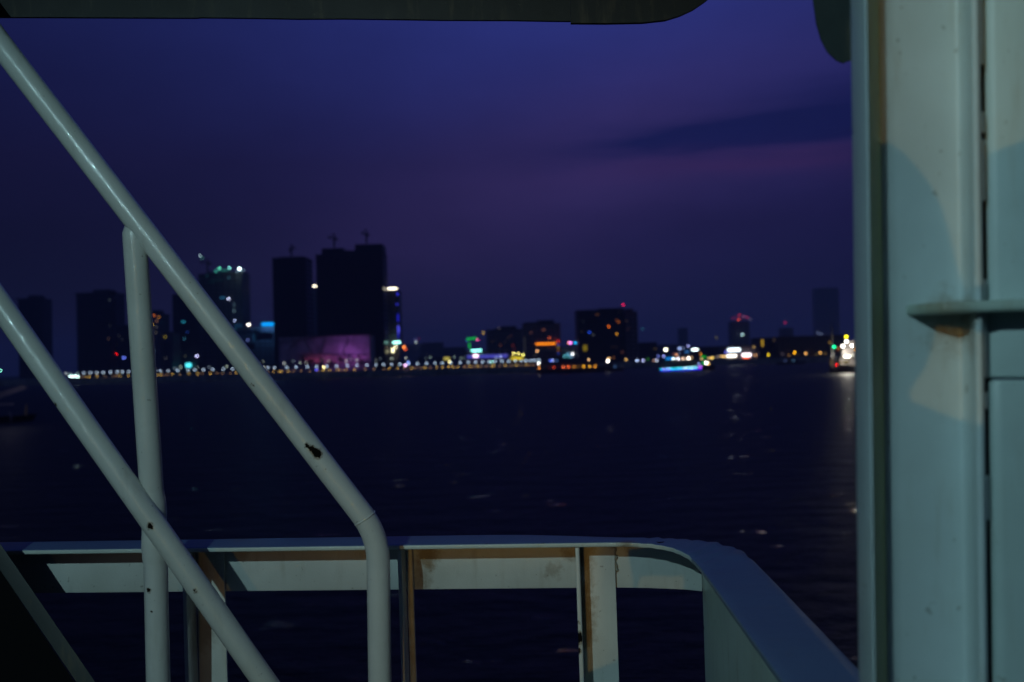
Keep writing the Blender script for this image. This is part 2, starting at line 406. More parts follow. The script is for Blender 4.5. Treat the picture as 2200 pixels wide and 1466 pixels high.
def crane(t, px, base, top, reach, Y):
    bm = bmesh.new(); p0 = Q(px, base, Y+8); p1 = Q(px, top, Y+8); box(bm, (p0+p1)/2, (1.1, 1.1, (p1-p0).z))
    q = Q(px+reach, top-3, Y+8); tube(bm, [p1, q], .5, 6); q2 = Q(px-reach*.35, top+1, Y+8); tube(bm, [p1, q2], .5, 6)
    box(bm, q2, (1.6, 1.6, 1.6)); tube(bm, [p1+Vector((0, 0, 3.5)), q], .2, 5); box(bm, p1+Vector((0, 0, 1.8)), (.9, .9, 3.6))
    return link('tower_crane', bm, pbr('crane_steel', (.04, .035, .03, 1), .7), t)

b = building('tower_block', 35, 88, 643, 900, 'dark rounded tower at the far left, behind the lower slanting handrail', rounded=.3, cat='tower')
b = building('tower_block', 163, 248, 631, 860, 'wide dark unlit tower left of the upright handrail post', cat='tower', rounded=.12)
win(b, 860, [(235, 645, '#8090a0', .03), (236, 700, '#6a7080', .015), (233, 728, '#a08070', .03)])
glow(b, 'beacon', 251, 761, 859, 8, 9, '#ff1404', .8); 
b = building('office_block', 252, 300, 700, 840, 'low dark block with a small pale blue sign just left of the upright post', plant=False)
sign(b, 840, 266, 769, 12, 9, '#6a80ff', .55, 'small pale blue lit sign')
win(b, 840, [(256, 722, '#707078', .02), (262, 730, '#707078', .02)])
b = building('apartment_tower', 305, 345, 676, 820, 'narrow tower with golden lit windows just right of the upright post', mid_f, cat='tower')
win(b, 820, [(330, 678, '#c06018', .35, 12, 9), (341, 682, '#b07020', .22), (337, 690, '#a07050', .12), (326, 698, '#e0b020', .7, 8, 14), (336, 703, '#808080', .06), (334, 715, '#908878', .08), (326, 730, '#e0b020', .6, 8, 12), (327, 745, '#e08820', .6, 8, 10), (331, 754, '#6080a0', .1)])
b = building('apartment_block', 346, 372, 716, 830, 'low dark block with one dim yellow window, right of the golden windowed tower', mid_f, plant=False)
win(b, 830, [(355, 724, '#908018', .22), (351, 735, '#606060', .03), (356, 770, '#808088', .05)])
b = building('apartment_tower', 373, 438, 634, 850, 'dark tower with a few teal windows, half hidden by the upper slanting handrail', cat='tower')
win(b, 850, [(394, 692, '#2aa0c0', .28, 14, 8), (402, 714, '#2040a0', .12), (396, 728, '#4090b0', .12), (382, 729, '#50607a', .06), (398, 765, '#6a7060', .06)])
sign(b, 845, 405, 785, 19, 16, '#58f0ff', 1.6, 'square glowing cyan sign at street level')
glow(b, 'lamp', 423, 765, 845, 9, 11, '#c8c8ff', .8)
for (qx, qy, L) in ((452, 741, .6), (453, 751, .35), (453, 759, .6)): glow(b, 'lamp', qx, qy, 845, 8, 8.5, '#b8c0e8', L)
b = building('unfinished_tower', 430, 524, 590, 800, 'tower under construction topped by bright cyan work lights and a crane', facade('raw_concrete', (.10, .11, .11), (.01, .012, .015), 3.6, 5.0), cat='tower', plant=False, steps=((452, 524, 583),))
crane(b, 446, 588, 566, -17, 800)
glow(b, 'work_light', 430, 550, 803, 9, 9, '#a8c8d0', .45); glow(b, 'work_light', 434, 555, 803, 8, 8, '#50a080', .2)
win(b, 800, [(471, 577, '#60e0b8', .55, 10, 9), (464, 583, '#40b0a0', .30, 12, 12), (482, 581, '#2a8070', .25, 26, 8), (493, 576, '#80e0d8', .6), (445, 592, '#205868', .10, 14, 14), (491, 597, '#306070', .15, 9, 12), (455, 606, '#104050', .06, 22, 14), (470, 590, '#1a5060', .08, 20, 12),
             (478, 640, '#2a6890', .28, 18, 10), (503, 655, '#608090', .12, 8, 16), (503, 668, '#7090a0', .16, 8, 14), (470, 602, '#184048', .06, 30, 9)])
glow(b, 'work_light', 514.5, 578, 799, 12, 11, '#e0ffff', 2.2); glow(b, 'work_light', 522, 581, 799, 8, 8, '#7090a8', .35)
glow(b, 'work_light', 509, 583, 799, 8, 7, '#7090a8', .35)
glow(b, 'window', 491, 642.5, 799, 9, 9, '#d0d8ff', .9); glow(b, 'window', 504, 689, 799, 9, 9, '#a8b8e8', .5)
b = building('hotel_block', 500, 590, 706, 780, 'low block with bright cyan roof sign, left of the black towers', facade('blue_lit', (.10, .12, .15), (.02, .02, .03), 3.4, 4.0), plant=False)
glow(b, 'window', 534, 698, 779, 12, 10, '#fff8f0', 1.8, 'round white light')
win(b, 780, [(512, 700, '#2a6090', .15, 24, 16), (505, 708, '#307088', .14, 14, 10), (546, 725, '#2a70a0', .14, 8, 22), (532, 731, '#7080d0', .2, 9, 9), (530, 714, '#10305a', .05, 60, 14), (565, 722, '#0c1c50', .03, 50, 24), (520, 745, '#0a1838', .02, 60, 20)])  # wide dim panes add the wall's blue glow as emission
sign(b, 779, 576, 697, 35, 14, '#00a0ff', 1.05, 'wide bright cyan sign on the roof'); 
bm = bmesh.new()
for sxp in (562, 576, 590): 
    p0 = Q(sxp, 704, 779.6); tube(bm, [p0, Q(sxp, 708, 779.6)], .15, 6)
link('sign_frame', bm, post_m, b)
# black towers
b = building('black_tower', 590, 662, 556, 700, 'slimmer of the two black unlit towers in the centre left', cat='tower', steps=((604, 657, 551),), plant=False)
crane(b, 626, 550, 536, 9, 700)
b = building('crown_lit_tower', 663, 690, 622, 980, 'slender far tower with a white lit crown seen in the gap between the black towers', mid_f, cat='tower', plant=False)
sign(b, 980, 675.5, 615, 21, 9.5, '#fff4d8', 1.6, 'white lit crown', 'crown_light')
win(b, 980, [(663, 669, '#606058', .03), (662, 682, '#505050', .02), (664, 706, '#80808c', .06)])
b = building('black_tower', 684, 828, 548, 690, 'broad black unlit tower with a stepped top and two rooftop cranes, tallest in the skyline', cat='tower',
             steps=((696, 742, 533), (742, 768, 538), (768, 827, 524)), plant=False)
crane(b, 718, 532, 513, -14, 690); crane(b, 787, 523, 504, -12, 690)
b = building('crown_lit_tower', 829, 858, 626, 720, 'tower with white lit crown and blue lit edge, against the broad black tower', mid_f, cat='tower', plant=False)
sign(b, 720, 841, 620.5, 31, 9, '#fff4d8', 1.7, 'white lit crown', 'crown_light')
win(b, 720, [(854, 632, '#3030e0', .28, 8, 11), (853, 654, '#3030c8', .22, 8, 9), (855, 683, '#2828e0', .25, 8, 24), (856, 708, '#5858ff', .40, 9, 24), (856, 722, '#2020d0', .28, 8, 16), (843, 650, '#404040', .03), (846, 665, '#404038', .03)])
sign(b, 716, 852, 736, 23, 10, '#a8fff0', 1.8, 'cyan white canopy light'); glow(b, 'lamp', 850, 746, 715, 10, 10, '#fff0c0', 1.4); glow(b, 'lamp', 844, 753, 715, 11, 16, '#fff8c0', 1.9)
glow(b, 'lamp', 868, 746, 715, 11, 11, '#ff9040', .9); glow(b, 'lamp', 871, 751, 715, 9, 9, '#ff6020', .5)
# podium with a big lit hoarding
Yp = 660
t = thing('construction_hoarding', Vector((Q(718, 776, Yp).x, Yp, GZ)), 'wide low podium washed in purple and pink light at the foot of the black towers', 'building')
bm = bmesh.new(); a = Q(600, 776, Yp); c_ = Q(795, 776, Yp); zt = Q(700, 723, Yp).z
box(bm, ((a.x+c_.x)/2, Yp+12, (GZ+zt)/2-.1), (c_.x-a.x, 24, zt-GZ+.2)); link('wall', bm, pbr('hoarding_cloth', (.42, .36, .42, 1), .8, var=.35, vs=.12), t)
bm = bmesh.new(); box(bm, ((a.x+c_.x)/2, Yp+12, zt+.4), (c_.x-a.x+.6, 24.6, .8)); link('roof', bm, roof_m, t)
bm = bmesh.new()
for (xa, ya, xb, yb) in ((600, 736, 700, 722), (655, 727, 672, 762), (700, 728, 690, 760), (640, 762, 795, 762), (750, 727, 735, 762), (620, 752, 645, 728)):
    tube(bm, [Q(xa, ya, Yp-.8), Q(xb, yb, Yp-.8)], .28, 6)
link('scaffold', bm, post_m, t)
def arealight(name, loc, target, power, col, size, sy=None):
    l = bpy.data.lights.new(name, 'AREA'); l.shape = 'RECTANGLE'; l.size = size; l.size_y = sy or size; l.energy = power; l.color = col
    o = bpy.data.objects.new(name, l); o.location = loc; C.objects.link(o)
    o.rotation_euler = (Vector(target)-Vector(loc)).to_track_quat('-Z', 'Y').to_euler(); return o
arealight('purple_floodlight', Q(748, 766, Yp-11), Q(748, 742, Yp), 900, (.58, .18, .95), 16, 1)
arealight('pink_floodlight', Q(715, 775, Yp-3.5), Q(718, 768, Yp), 200, (1.0, .16, .34), 40, .5)

# ---- low buildings, centre
b = building('distant_block', 862, 905, 742, 1500, 'hazy low block right of the blue edged tower', pale_f, plant=False)
glow(b, 'lamp', 892.5, 730, 1495, 8, 8, '#7070c0', .25); glow(b, 'lamp', 894, 735.5, 1495, 9, 9, '#b8c8c0', .5); glow(b, 'beacon', 899, 728, 1495, 7, 7, '#801030', .15)
b = building('distant_block', 905, 952, 738, 1350, 'hazy low block left of the yellowish flood of light', mid_f, plant=False)
b = building('distant_block', 952, 1000, 748, 1250, 'dim low block beside the green outlined sign', mid_f, plant=False)
glow(b, 'floodlight', 960, 771, 700, 20, 13, '#d8c860', .5, 'soft yellow floodlight'); glow(b, 'floodlight', 966, 778, 700, 10, 9, '#fff0a0', 1.0)
for (qx, qy) in ((915, 770), (924, 768), (976, 767), (872, 770), (990, 770), (998, 770)): glow(b, 'lamp', qx, qy, 690, 8.5, 8.5, '#90a8a0', .25)
b = building('exhibition_hall', 998, 1094, 757, 640, 'long low hall glowing violet blue beside the yellow front', pale_f, plant=False)
sign(b, 640, 1047, 766, 94, 13, '#5a5ae0', .42, 'violet blue lit front', 'facade_light'); sign(b, 639, 1022, 765, 18, 13, '#ffd8f0', 2.0, 'square pinkish white sign')
sign(b, 639, 1023.5, 753.5, 29, 10, '#90fff0', 1.5, 'long cyan white sign')
bm = bmesh.new()
def seg(bm, x0, y0, x1, y1, Y, th): tube(bm, [Q(x0, y0, Y), Q(x1, y1, Y)], th*mpx(Y)/2, 8)
for s_ in ((1004, 729, 1013, 728), (1013, 728, 1024, 726.5), (1006, 727, 1003, 731), (1008, 738, 1009.5, 749)): seg(bm, *s_, 638, 3.0)
o = link('neon_outline', bm, emis(lin('#10e050'), .9), b); o['label'] = 'green neon outline'
glow(b, 'lamp', 1003, 731, 638, 8.5, 8.5, '#3060c0', .5); glow(b, 'lamp', 1026, 730, 638, 9.5, 9.5, '#f050a0', .9)
glow(b, 'lamp', 1038, 715.5, 640, 10, 8.5, '#b0902c', .5)
b = building('market_hall', 1095, 1128, 765, 636, 'short low hall with a glowing yellow front and three round yellow lamps', pale_f, plant=False)
sign(b, 636, 1111, 770, 33, 10, '#d8c020', .62, 'glowing yellow front', 'facade_light')
for qx, qy in ((1103.5, 760), (1113.5, 760), (1124, 762.5)): glow(b, 'lamp', qx, qy, 634, 10, 10, '#fff080', 1.2)
for (qx, qy) in ((1066, 768.5), (1075, 765), (1075.5, 769)): glow(b, 'lamp', qx, qy, 634, 8.5, 8.5, '#a0b0c8', .35)
glow(b, 'lamp', 1056.5, 778, 600, 9.5, 9.5, '#90e8d8', .7, 'cyan white lamp')
b = building('apartment_block', 1046, 1124, 710, 860, 'wide brownish apartment block behind the violet hall', brown_f, depth=30, steps=((1064, 1104, 705),))
win(b, 860, [(1072, 705, '#706870', .08), (1092, 725, '#5a4838', .04), (1075, 742, '#8a5038', .06), (1102, 742, '#8a3020', .08), (1105, 750, '#803020', .06), (1058, 733, '#584838', .03), (1085, 735, '#4a3830', .03), (1098, 722, '#5a2c20', .04)])
b = building('orange_sign_building', 1125, 1206, 698, 780, 'brown building with a long orange sign across its front, left of the tall hotel', brown_f, depth=28, steps=((1128, 1164, 692), (1164, 1200, 694)))
win(b, 780, [(1168, 709, '#a06050', .14, 14, 10), (1141, 715, '#7a5048', .10), (1180, 726, '#c05028', .35), (1192, 729, '#803028', .12), (1127, 740, '#707078', .04, 8, 40), (1150, 700, '#403838', .02), (1160, 748, '#484850', .04, 40, 14), (1185, 750, '#484858', .04, 30, 12), (1150, 764, '#6a6a70', .06, 12, 16)])
sign(b, 780, 1172, 739, 50, 9.5, '#ff8a08', .70, 'long orange sign'); glow(b, 'beacon', 1199, 733.5, 779, 9.5, 9, '#e03020', .5)
for qy, cc_, L in ((740.5, '#4050c0', .25), (747, '#a08828', .22), (753, '#a86838', .15), (760, '#2840b0', .20)): glow(b, 'light_strip', 1199.5, qy, 779, 9, 8.6, cc_, L)
b = building('riverside_bar', 1206, 1242, 748, 760, 'small block with a pink and cyan sign and a cluster of teal lights', mid_f, plant=False)
sign(b, 760, 1225, 737, 14, 9.5, '#f088ff', 1.1, 'pink sign', 'pink_sign'); glow(b, 'orange_end', 1222, 737, 758.6, 9, 9, '#ff9030', .8); glow(b, 'cyan_end', 1236, 737, 759, 9.5, 9.5, '#10b8ff', .9)
for qx, qy, cc_, L, ww in ((1213, 766, '#60c8d8', .5, 10), (1219, 762, '#50a0b8', .35, 12), (1222, 760, '#80b0d8', .4, 9), (1230, 761, '#ffffff', 1.7, 10), (1228, 767, '#70a0d0', .4, 10), (1210, 774, '#7898a8', .3, 9), (1225, 773, '#90c0c0', .4, 9), (1243, 764, '#2c3080', .1, 16), (1222, 767, '#40a8b0', .3, 14)):
    glow(b, 'lamp', qx, qy, 756, ww, min(ww, 10), cc_, L)
b = building('hotel_tower', 1243, 1344, 668, 740, 'tall dark hotel with scattered orange windows and a red roof beacon', cat='tower', depth=30, steps=((1290, 1342, 662),), plant=False)
glow(b, 'beacon', 1339, 655.5, 742, 8.5, 8.5, '#f01050', .7, 'red roof beacon')
win(b, 740, [(1283, 676, '#7a5030', .10, 14, 8), (1253, 691, '#404448', .03), (1250, 713, '#4c4038', .04), (1266, 714, '#2048d0', .35, 9, 9), (1274, 720, '#60646c', .12), (1308, 702, '#c05808', .55, 10, 9), (1329, 692, '#904810', .3, 12, 10), (1325, 688, '#703c18', .18), (1325, 718, '#b07818', .45, 9, 10), (1315, 715, '#302820', .03), (1330, 670, '#2c2824', .03, 12, 12),
             (1320, 746, '#403030', .05, 24, 9), (1337, 757, '#6a4038', .12)])
sign(b, 739, 1257, 748, 15, 20, '#a89018', .42, 'upright yellow lit panel'); 
b = building('hotel_wing', 1345, 1372, 672, 745, 'lighter narrow wing on the right side of the tall hotel', brown_f, plant=False, steps=((1347, 1364, 663),))
win(b, 745, [(1346, 690, '#50403c', .06), (1348, 708, '#4a302c', .05), (1353, 705, '#3a2824', .03, 14, 9)])
glow(b, 'lamp', 1380.5, 707, 746, 8.5, 8.5, '#2a6878', .25)
# ---- right shore
def block(x0, x1, top, Y, label, mat=dark_f, **k): return building('low_block', x0, x1, top, Y, label, mat, plant=False, **k)
b = block(1374, 1412, 738, 900, 'low dark block right of the tall hotel', dark_f)
b = block(1412, 1456, 742, 1300, 'hazy low block behind the boat with the purple stripe', mid_f); glow(b, 'lamp', 1408, 750, 760, 9, 9, '#605020', .15)
b = building('distant_tower', 1461, 1479, 706, 2200, 'faint slender tower far behind the purple striped boat', mid_f, plant=False, cat='tower')
b = building('low_block', 1479, 1560, 747, 900, 'low waterfront block between the purple striped boat and the large white signs', dark_f, plant=False); glow(b, 'window', 1539.5, 725.5, 899, 9, 8.5, '#6a6408', .3)
b = building('ring_topped_tower', 1574, 1612, 692, 1500, 'distant tower topped by a ring of red lights', mid_f, plant=False, cat='tower')
for qx, qy, cc_, L in ((1574, 684, '#901c48', .22), (1581, 682, '#901c48', .25), (1589, 677, '#c02838', .40), (1598, 681, '#a06080', .30), (1606, 682, '#a82048', .28), (1612, 686, '#787088', .25), (1587, 687.5, '#e04a18', .55), (1602, 681, '#a84060', .2)):
    glow(b, 'beacon', qx, qy, 1495, 9, 8.5, cc_, L)
glow(b, 'lamp', 1595, 719, 1490, 10, 9.5, '#c0e8f0', .9, 'round cool white light')
b = building('low_block', 1560, 1628, 745, 735, 'low waterfront hall carrying three large white lit signs', mid_f, plant=False)
sign(b, 735, 1577, 752, 33, 13, '#e0f4ff', 3.0, 'large bluish white sign, highest of the three'); sign(b, 734, 1572, 765, 27, 11, '#fff8e8', 2.6, 'long white sign at the lower left'); sign(b, 733, 1604, 763, 26, 13, '#fff0f8', 2.8, 'white sign at the lower right')
sign(b, 734, 1603, 768.5, 20, 8, '#ff5a20', .9, 'thin orange line under the right sign', 'light_strip'); sign(b, 736, 1624, 760, 22, 14, '#5c5870', .18, 'dim grey front', 'facade_light')
win(b, 734, [(1560, 757, '#5858e0', .45, 12, 10)]); glow(b, 'lamp', 1623, 763, 732, 9.5, 9.5, '#e8a870', .5)
for qx, qy, cc_, L, ww, hh in ((1523, 770, '#f0c080', .55, 9, 9), (1530, 769, '#ffd870', .7, 12, 9), (1541, 767, '#90847c', .25, 12, 9), (1548, 766, '#e8b878', .5, 9, 9), (1555, 766, '#ffd080', .65, 12, 9), (1620, 746, '#b09050', .4, 10, 9), (1505, 760.5, '#e89020', .5, 9, 9)):
    glow(b, 'lamp', qx, qy, 733, ww, hh, cc_, L)
b = building('low_block', 1630, 1662, 728, 760, 'narrow low block with an upright golden lit panel', dark_f, plant=False)
sign(b, 760, 1638, 737, 10, 22, '#b08c20', .45, 'upright golden panel'); win(b, 760, [(1664, 731, '#80684c', .16, 10, 12)])
b = building('distant_tower', 1683, 1706, 706, 1600, 'faint far block under a single red light', mid_f, plant=False, cat='tower'); glow(b, 'beacon', 1687, 693, 1600, 9, 9, '#c01850', .35)
b = building('warehouse', 1676, 1815, 724, 745, 'long black unlit waterfront warehouse left of the lit tug', dark_f, plant=False)
for (qx, qy) in ((1757, 716), (1764, 718)): glow(b, 'lamp', qx, qy, 760, 8.5, 8.5, '#8090b8', .22)
b = building('distant_tower', 1757, 1806, 620, 1900, 'faint hazy tower alone in the sky next to the steel column', facade('haze_tint_facade', (.55, .50, .46), (.30, .27, .25), 3.4, 3.8), plant=False, cat='tower')  # facade colour lightened to stand in for distance haze
# shore lamps on the right bank
def shore_lamp(px, py, Y, aw, col, L, label, grp=None):
    q = Q(px, py, Y); w, hh, k = glow_size(Y, aw, aw, L)
    t = thing('shore_lamp', Vector((q.x, Y, GZ+.7)), label, 'lamp', grp); bm = bmesh.new()
    z0 = GZ+.7
    if q.z > z0+.6: tube(bm, [Vector((q.x, Y, z0)), Vector((q.x, Y, q.z-w*.4))], .1, 6); link('pole', bm, post_m, t)
    else: bm.free()
    bm = bmesh.new(); ball(bm, q, w/2, 2); link('globe', bm, emis(lin(col), k), t, True)
SL = [(1344, 773, 9.5, '#ffc878', .75, 'amber'), (1353, 779, 9.5, '#8090d0', .4, 'blue'), (1369, 774.5, 9.5, '#b0c8ff', .8, 'white'), (1378, 779, 8.5, '#7088b0', .3, 'blue'), (1382, 775, 9.5, '#b8c0ff', .75, 'white'), (1392, 772, 9, '#287018', .3, 'green'),
      (1405, 775, 9, '#b08878', .35, 'amber'), (1411, 774.5, 9.5, '#c0c8e8', .6, 'white'), (1414, 766, 9, '#7080e0', .4, 'blue'), (1426, 766, 9.5, '#a0a8ff', .6, 'blue'), (1651, 762.5, 10, '#f0d020', .75, 'yellow'), (1681, 761, 8.5, '#706878', .15, 'grey'), (1695, 764, 9, '#9a7030', .22, 'amber'), (1707, 757.5, 10, '#ffb808', 1.0, 'yellow'), (1714, 763, 9, '#504028', .12, 'amber'), (1731, 760, 10, '#f0b060', .65, 'amber'), (1755, 762, 8.5, '#706020', .14, 'amber'), (1762, 758.5, 10, '#f0b058', .65, 'amber'), (1773, 760, 9, '#7a6020', .2, 'amber')]
COLN = {'amber': 'amber', 'blue': 'pale blue', 'white': 'cool white', 'green': 'dim green', 'yellow': 'bright yellow', 'grey': 'faint grey'}
for (px, py, aw, cc_, L, kd) in SL:
    where = ('between the hotel and the purple striped boat' if px < 1500 else 'in front of the black warehouse')
    shore_lamp(px, py, 735 if px > 1500 else 745, aw, cc_, L, f'small {COLN[kd]} lamp on the right bank {where}', f'{COLN[kd]} lamps {where}')

# ---- trees on the promenade, silhouetted against the lit podium
leaf_m = pbr('dark_leaves', (.045, .06, .035, 1), 0.7, var=.5, vs=1.0); bark_m = pbr('bark', (.06, .05, .04, 1), .9)
TREES = [(600, 8), (622, 9), (650, 11), (668, 9), (690, 10), (712, 8), (733, 10), (756, 11), (778, 9), (812, 10), (560, 9), (470, 10), (430, 8), (905, 9), (945, 8)]
for (px, hgt) in TREES:
    Y = shoreY(px)+14+random.uniform(-3, 3); q = Q(px, hor(px), Y)
    t = thing('promenade_tree', Vector((q.x, Y, GZ)), 'small dark tree on the promenade, silhouetted behind the lamp row', 'tree', 'dark trees along the promenade')
    bm = bmesh.new(); tube(bm, [Vector((q.x, Y, GZ-.1)), Vector((q.x+.1, Y, GZ+hgt*.45)), Vector((q.x-.1, Y, GZ+hgt*.75))], [.22, .15, .06], 7)
    for k in range(4):
        an = random.uniform(0, 6.28); tube(bm, [Vector((q.x+.05, Y, GZ+hgt*.4)), Vector((q.x+math.cos(an)*hgt*.18, Y+math.sin(an)*hgt*.18, GZ+hgt*.65))], [.09, .03], 5)
    link('trunk', bm, bark_m, t)
    bm = bmesh.new()
    cl = [Vector((random.gauss(0, hgt*.15), random.gauss(0, hgt*.15), hgt*random.uniform(.48, .9))) for _ in range(9)]
    for k in range(330):
        c0 = random.choice(cl); p0 = Vector((q.x, Y, GZ)) + c0 + Vector((random.gauss(0, .55), random.gauss(0, .55), random.gauss(0, .45)))
        r = random.uniform(.18, .34); a_ = Vector((random.gauss(0, 1), random.gauss(0, 1), random.gauss(0, 1))).normalized(); b__ = a_.orthogonal()*r
        c__ = a_.cross(b__)*.6; bm.faces.new([bm.verts.new(p0+b__), bm.verts.new(p0+c__), bm.verts.new(p0-b__), bm.verts.new(p0-c__)])
    link('crown', bm, leaf_m, t)

# ================================================================== boats
hull_m = pbr('boat_hull_paint', (.030, .028, .03, 1), .5, var=.3, vs=.4)
cab_m = pbr('boat_cabin_paint', (.10, .09, .09, 1), .6, var=.2, vs=.4)
def hull(bm, cx, Y, L_, beam, h0, flip=1):
    st = []
    for i in range(13):
        u = i/12.0; x = cx + flip*(u-.5)*L_; wd = beam/2*(min(1, .55+1.8*u) if u < .25 else 1.0)*(1-max(0, (u-.7)/.3)**2*.98); sh = h0*(1+.55*max(0, u-.6)**1.3*2+.25*max(0, .2-u))
        st.append([Vector((x, Y-wd, sh)), Vector((x, Y-wd*.9, h0*.2)), Vector((x, Y-wd*.6, -.8)), Vector((x, Y+wd*.6, -.8)), Vector((x, Y+wd*.9, h0*.2)), Vector((x, Y+wd, sh))])
    vv = [[bm.verts.new(p) for p in s] for s in st]
    for a, b_ in zip(vv, vv[1:]):
        for k in range(5): bm.faces.new((a[k], a[k+1], b_[k+1], b_[k]))
        bm.faces.new((a[5], a[0], b_[0], b_[5]))
    bm.faces.new(vv[0]); bm.faces.new(vv[-1][::-1])
# dark passenger boat (centre)
def boat(name, x0, x1, Y, beam, h0, label, cabins, flip=1):
    a = Q(x0, 790, Y).x; b_ = Q(x1, 790, Y).x; cx = (a+b_)/2
    t = thing(name, Vector((cx, Y, 0)), label, 'boat')
    bm = bmesh.new(); hull(bm, cx, Y, b_-a, beam, h0, flip); link('hull', bm, hull_m, t)
    for (c0, c1, zt, zb) in cabins:
        xa = Q(c0, 790, Y).x; xb = Q(c1, 790, Y).x; bm = bmesh.new()
        box(bm, ((xa+xb)/2, Y, (zb+zt)/2), (xb-xa, beam*.62, zt-zb)); box(bm, ((xa+xb)/2, Y, zt+.1), (xb-xa+.8, beam*.72, .2)); link('cabin', bm, cab_m, t)
    return t
Yb = 520
t = boat('passenger_boat', 1153, 1302, Yb, 7, 2.3, 'long dark river boat with a row of orange cabin lights along its side', [(1162, 1286, 5.2, 2.0), (1174, 1250, 7.4, 5.3)])
for qx, qy, cc_, L in ((1158, 791, '#f09038', .65), (1180, 790, '#602820', .12), (1190, 790, '#d84820', .45), (1210.5, 789, '#ff7840', .7), (1221, 789, '#ff7030', .7), (1233, 788.5, '#d8902c', .4), (1242, 788, '#806018', .22), (1254, 788, '#f0b020', .65), (1266.5, 788, '#f0b030', .65), (1278.5, 787.5, '#e89c30', .6)):
    glow(t, 'cabin_light', qx, qy, Yb-2.6, 9, 9, cc_, L)
for qx, qy, cc_, L, ww in ((1157.5, 781, '#fffff0', 2.0, 10), (1154, 754.5, '#ffb078', .8, 9.5), (1183, 775, '#5070f0', .4, 11), (1188, 775, '#a0b0ff', .6, 9.5), (1196, 775, '#4068a8', .25, 9), (1265, 773, '#f0c088', .6, 9.5)):
    glow(t, 'deck_light', qx, qy, Yb-2.6, ww, min(ww, 10), cc_, L)
bm = bmesh.new()
for qx, qy in ((1154, 754.5), (1157.5, 781), (1265, 773)): tube(bm, [Vector((Q(qx, qy, Yb-2.3).x, Yb-2.3, 2)), Q(qx, qy, Yb-2.3)], .08, 6)
link('mast', bm, post_m, t)
Yb = 540
t = boat('cargo_boat', 1296, 1340, Yb, 6, 1.6, 'small dark boat with a white and an amber light, behind the orange lit boat', [(1302, 1318, 4.2, 1.5)])
glow(t, 'deck_light', 1306, 776, Yb-2.2, 11, 10, '#fff8e8', 2.0); glow(t, 'deck_light', 1308, 770.5, Yb-2.2, 9.5, 9, '#f0b868', .6); glow(t, 'deck_light', 1318, 768.5, Yb-2.2, 8.5, 8.5, '#805020', .25); glow(t, 'deck_light', 1321.5, 787.5, Yb-2.6, 9, 9, '#4870a8', .25); glow(t, 'deck_light', 1336, 787, Yb-2.6, 8.5, 8.5, '#404050', .1)
# tour boat with LED stripe
Yb = 470
t = boat('tour_boat', 1414, 1536, Yb, 8, 1.9, 'lit tour boat with a cyan and purple light stripe along its hull', [(1424, 1502, 4.6, 1.8), (1436, 1490, 7.0, 4.7)])
n = 17
for i in range(n):
    u = i/(n-1); px = 1420.5+u*86; py = 793.5-u*4.2
    glow(t, 'hull_light', px, py, Yb-4.3, 9, 9, ['#18c0c8', '#a078e0', '#40c8f0', '#a8a8ff', '#30d8e0', '#30c8d8', '#28c8d8', '#58d8e8', '#28d0d8', '#a8e8ff', '#c8e8ff', '#58e0e8', '#b0f0ff', '#a0e8f0', '#48d8e0', '#a030d0', '#c060f0'][i], .75)
bm = bmesh.new(); loft(bm, [Q(1418, 797, Yb-4.4)+Vector((0, d, z)) for d, z in ((-.05, -.1), (.05, -.1), (.05, .1), (-.05, .1))], [Q(1507, 793, Yb-4.4)+Vector((0, d, z)) for d, z in ((-.05, -.1), (.05, -.1), (.05, .1), (-.05, .1))])
o = link('light_strip', bm, emis(lin('#2018ff'), 3.2), t); o['label'] = 'deep blue light line just above the water'
for qx, qy, cc_, L, ww, hh in ((1430.5, 751.5, '#ffffe0', 2.2, 12, 11), (1460, 749, '#a0b8f0', .55, 12, 9.5), (1467, 748.5, '#8898c0', .35, 9.5, 9), (1478.5, 744, '#a8b0f8', .6, 9.5, 9.5), (1493, 751.5, '#e8ffff', 2.0, 20, 10), (1476, 756, '#3878c0', .35, 16, 10), (1459, 760, '#6a7c98', .25, 9.5, 9), (1453, 763, '#f0a070', .55, 10, 9), (1448, 761, '#905c58', .25, 8.5, 8.5),
                       (1438, 771, '#0880d8', .6, 22, 9.5), (1447, 771, '#e8fff8', 1.3, 10, 10), (1457, 771, '#f0f0ff', 1.5, 9.5, 9.5), (1468, 771, '#f8d0b0', 1.0, 10, 10), (1479, 770, '#fff0e0', 1.6, 11, 9.5), (1486, 769, '#d8b078', .5, 9.5, 9), (1436, 749, '#505868', .1, 10, 9),
                       (1501.5, 782.5, '#90a8f0', .5, 9.5, 9.5), (1507, 771, '#e8c080', .6, 9.5, 9.5), (1512, 767, '#10a028', .55, 14, 11), (1511, 780, '#10b050', .6, 10, 10), (1517.5, 780, '#fff8e8', 2.0, 12, 11), (1522.5, 782, '#ffc060', .8, 9.5, 9)):
    glow(t, 'deck_light', qx, qy, Yb-3.2, ww, hh, cc_, L)
bm = bmesh.new()
for qx, qy in ((1430.5, 751.5), (1478.5, 744), (1517.5, 780), (1512, 767)): tube(bm, [Vector((Q(qx, qy, Yb-2.9).x, Yb-2.9, 1.5)), Q(qx, qy, Yb-2.9)], .08, 6)
link('mast', bm, post_m, t)
# small boats right
for (x0, x1, qx, lb) in ((1560, 1594, 1577, ''),):
    pass
t = boat('moored_boat', 1668, 1730, 640, 6, 1.4, 'low dark boat with two faint blue lights in front of the warehouse', [(1690, 1712, 3.0, 1.3)])
glow(t, 'deck_light', 1687, 775.5, 637, 9.5, 9.5, '#405080', .22); glow(t, 'deck_light', 1704.5, 775, 637, 9.5, 9.5, '#487090', .25)
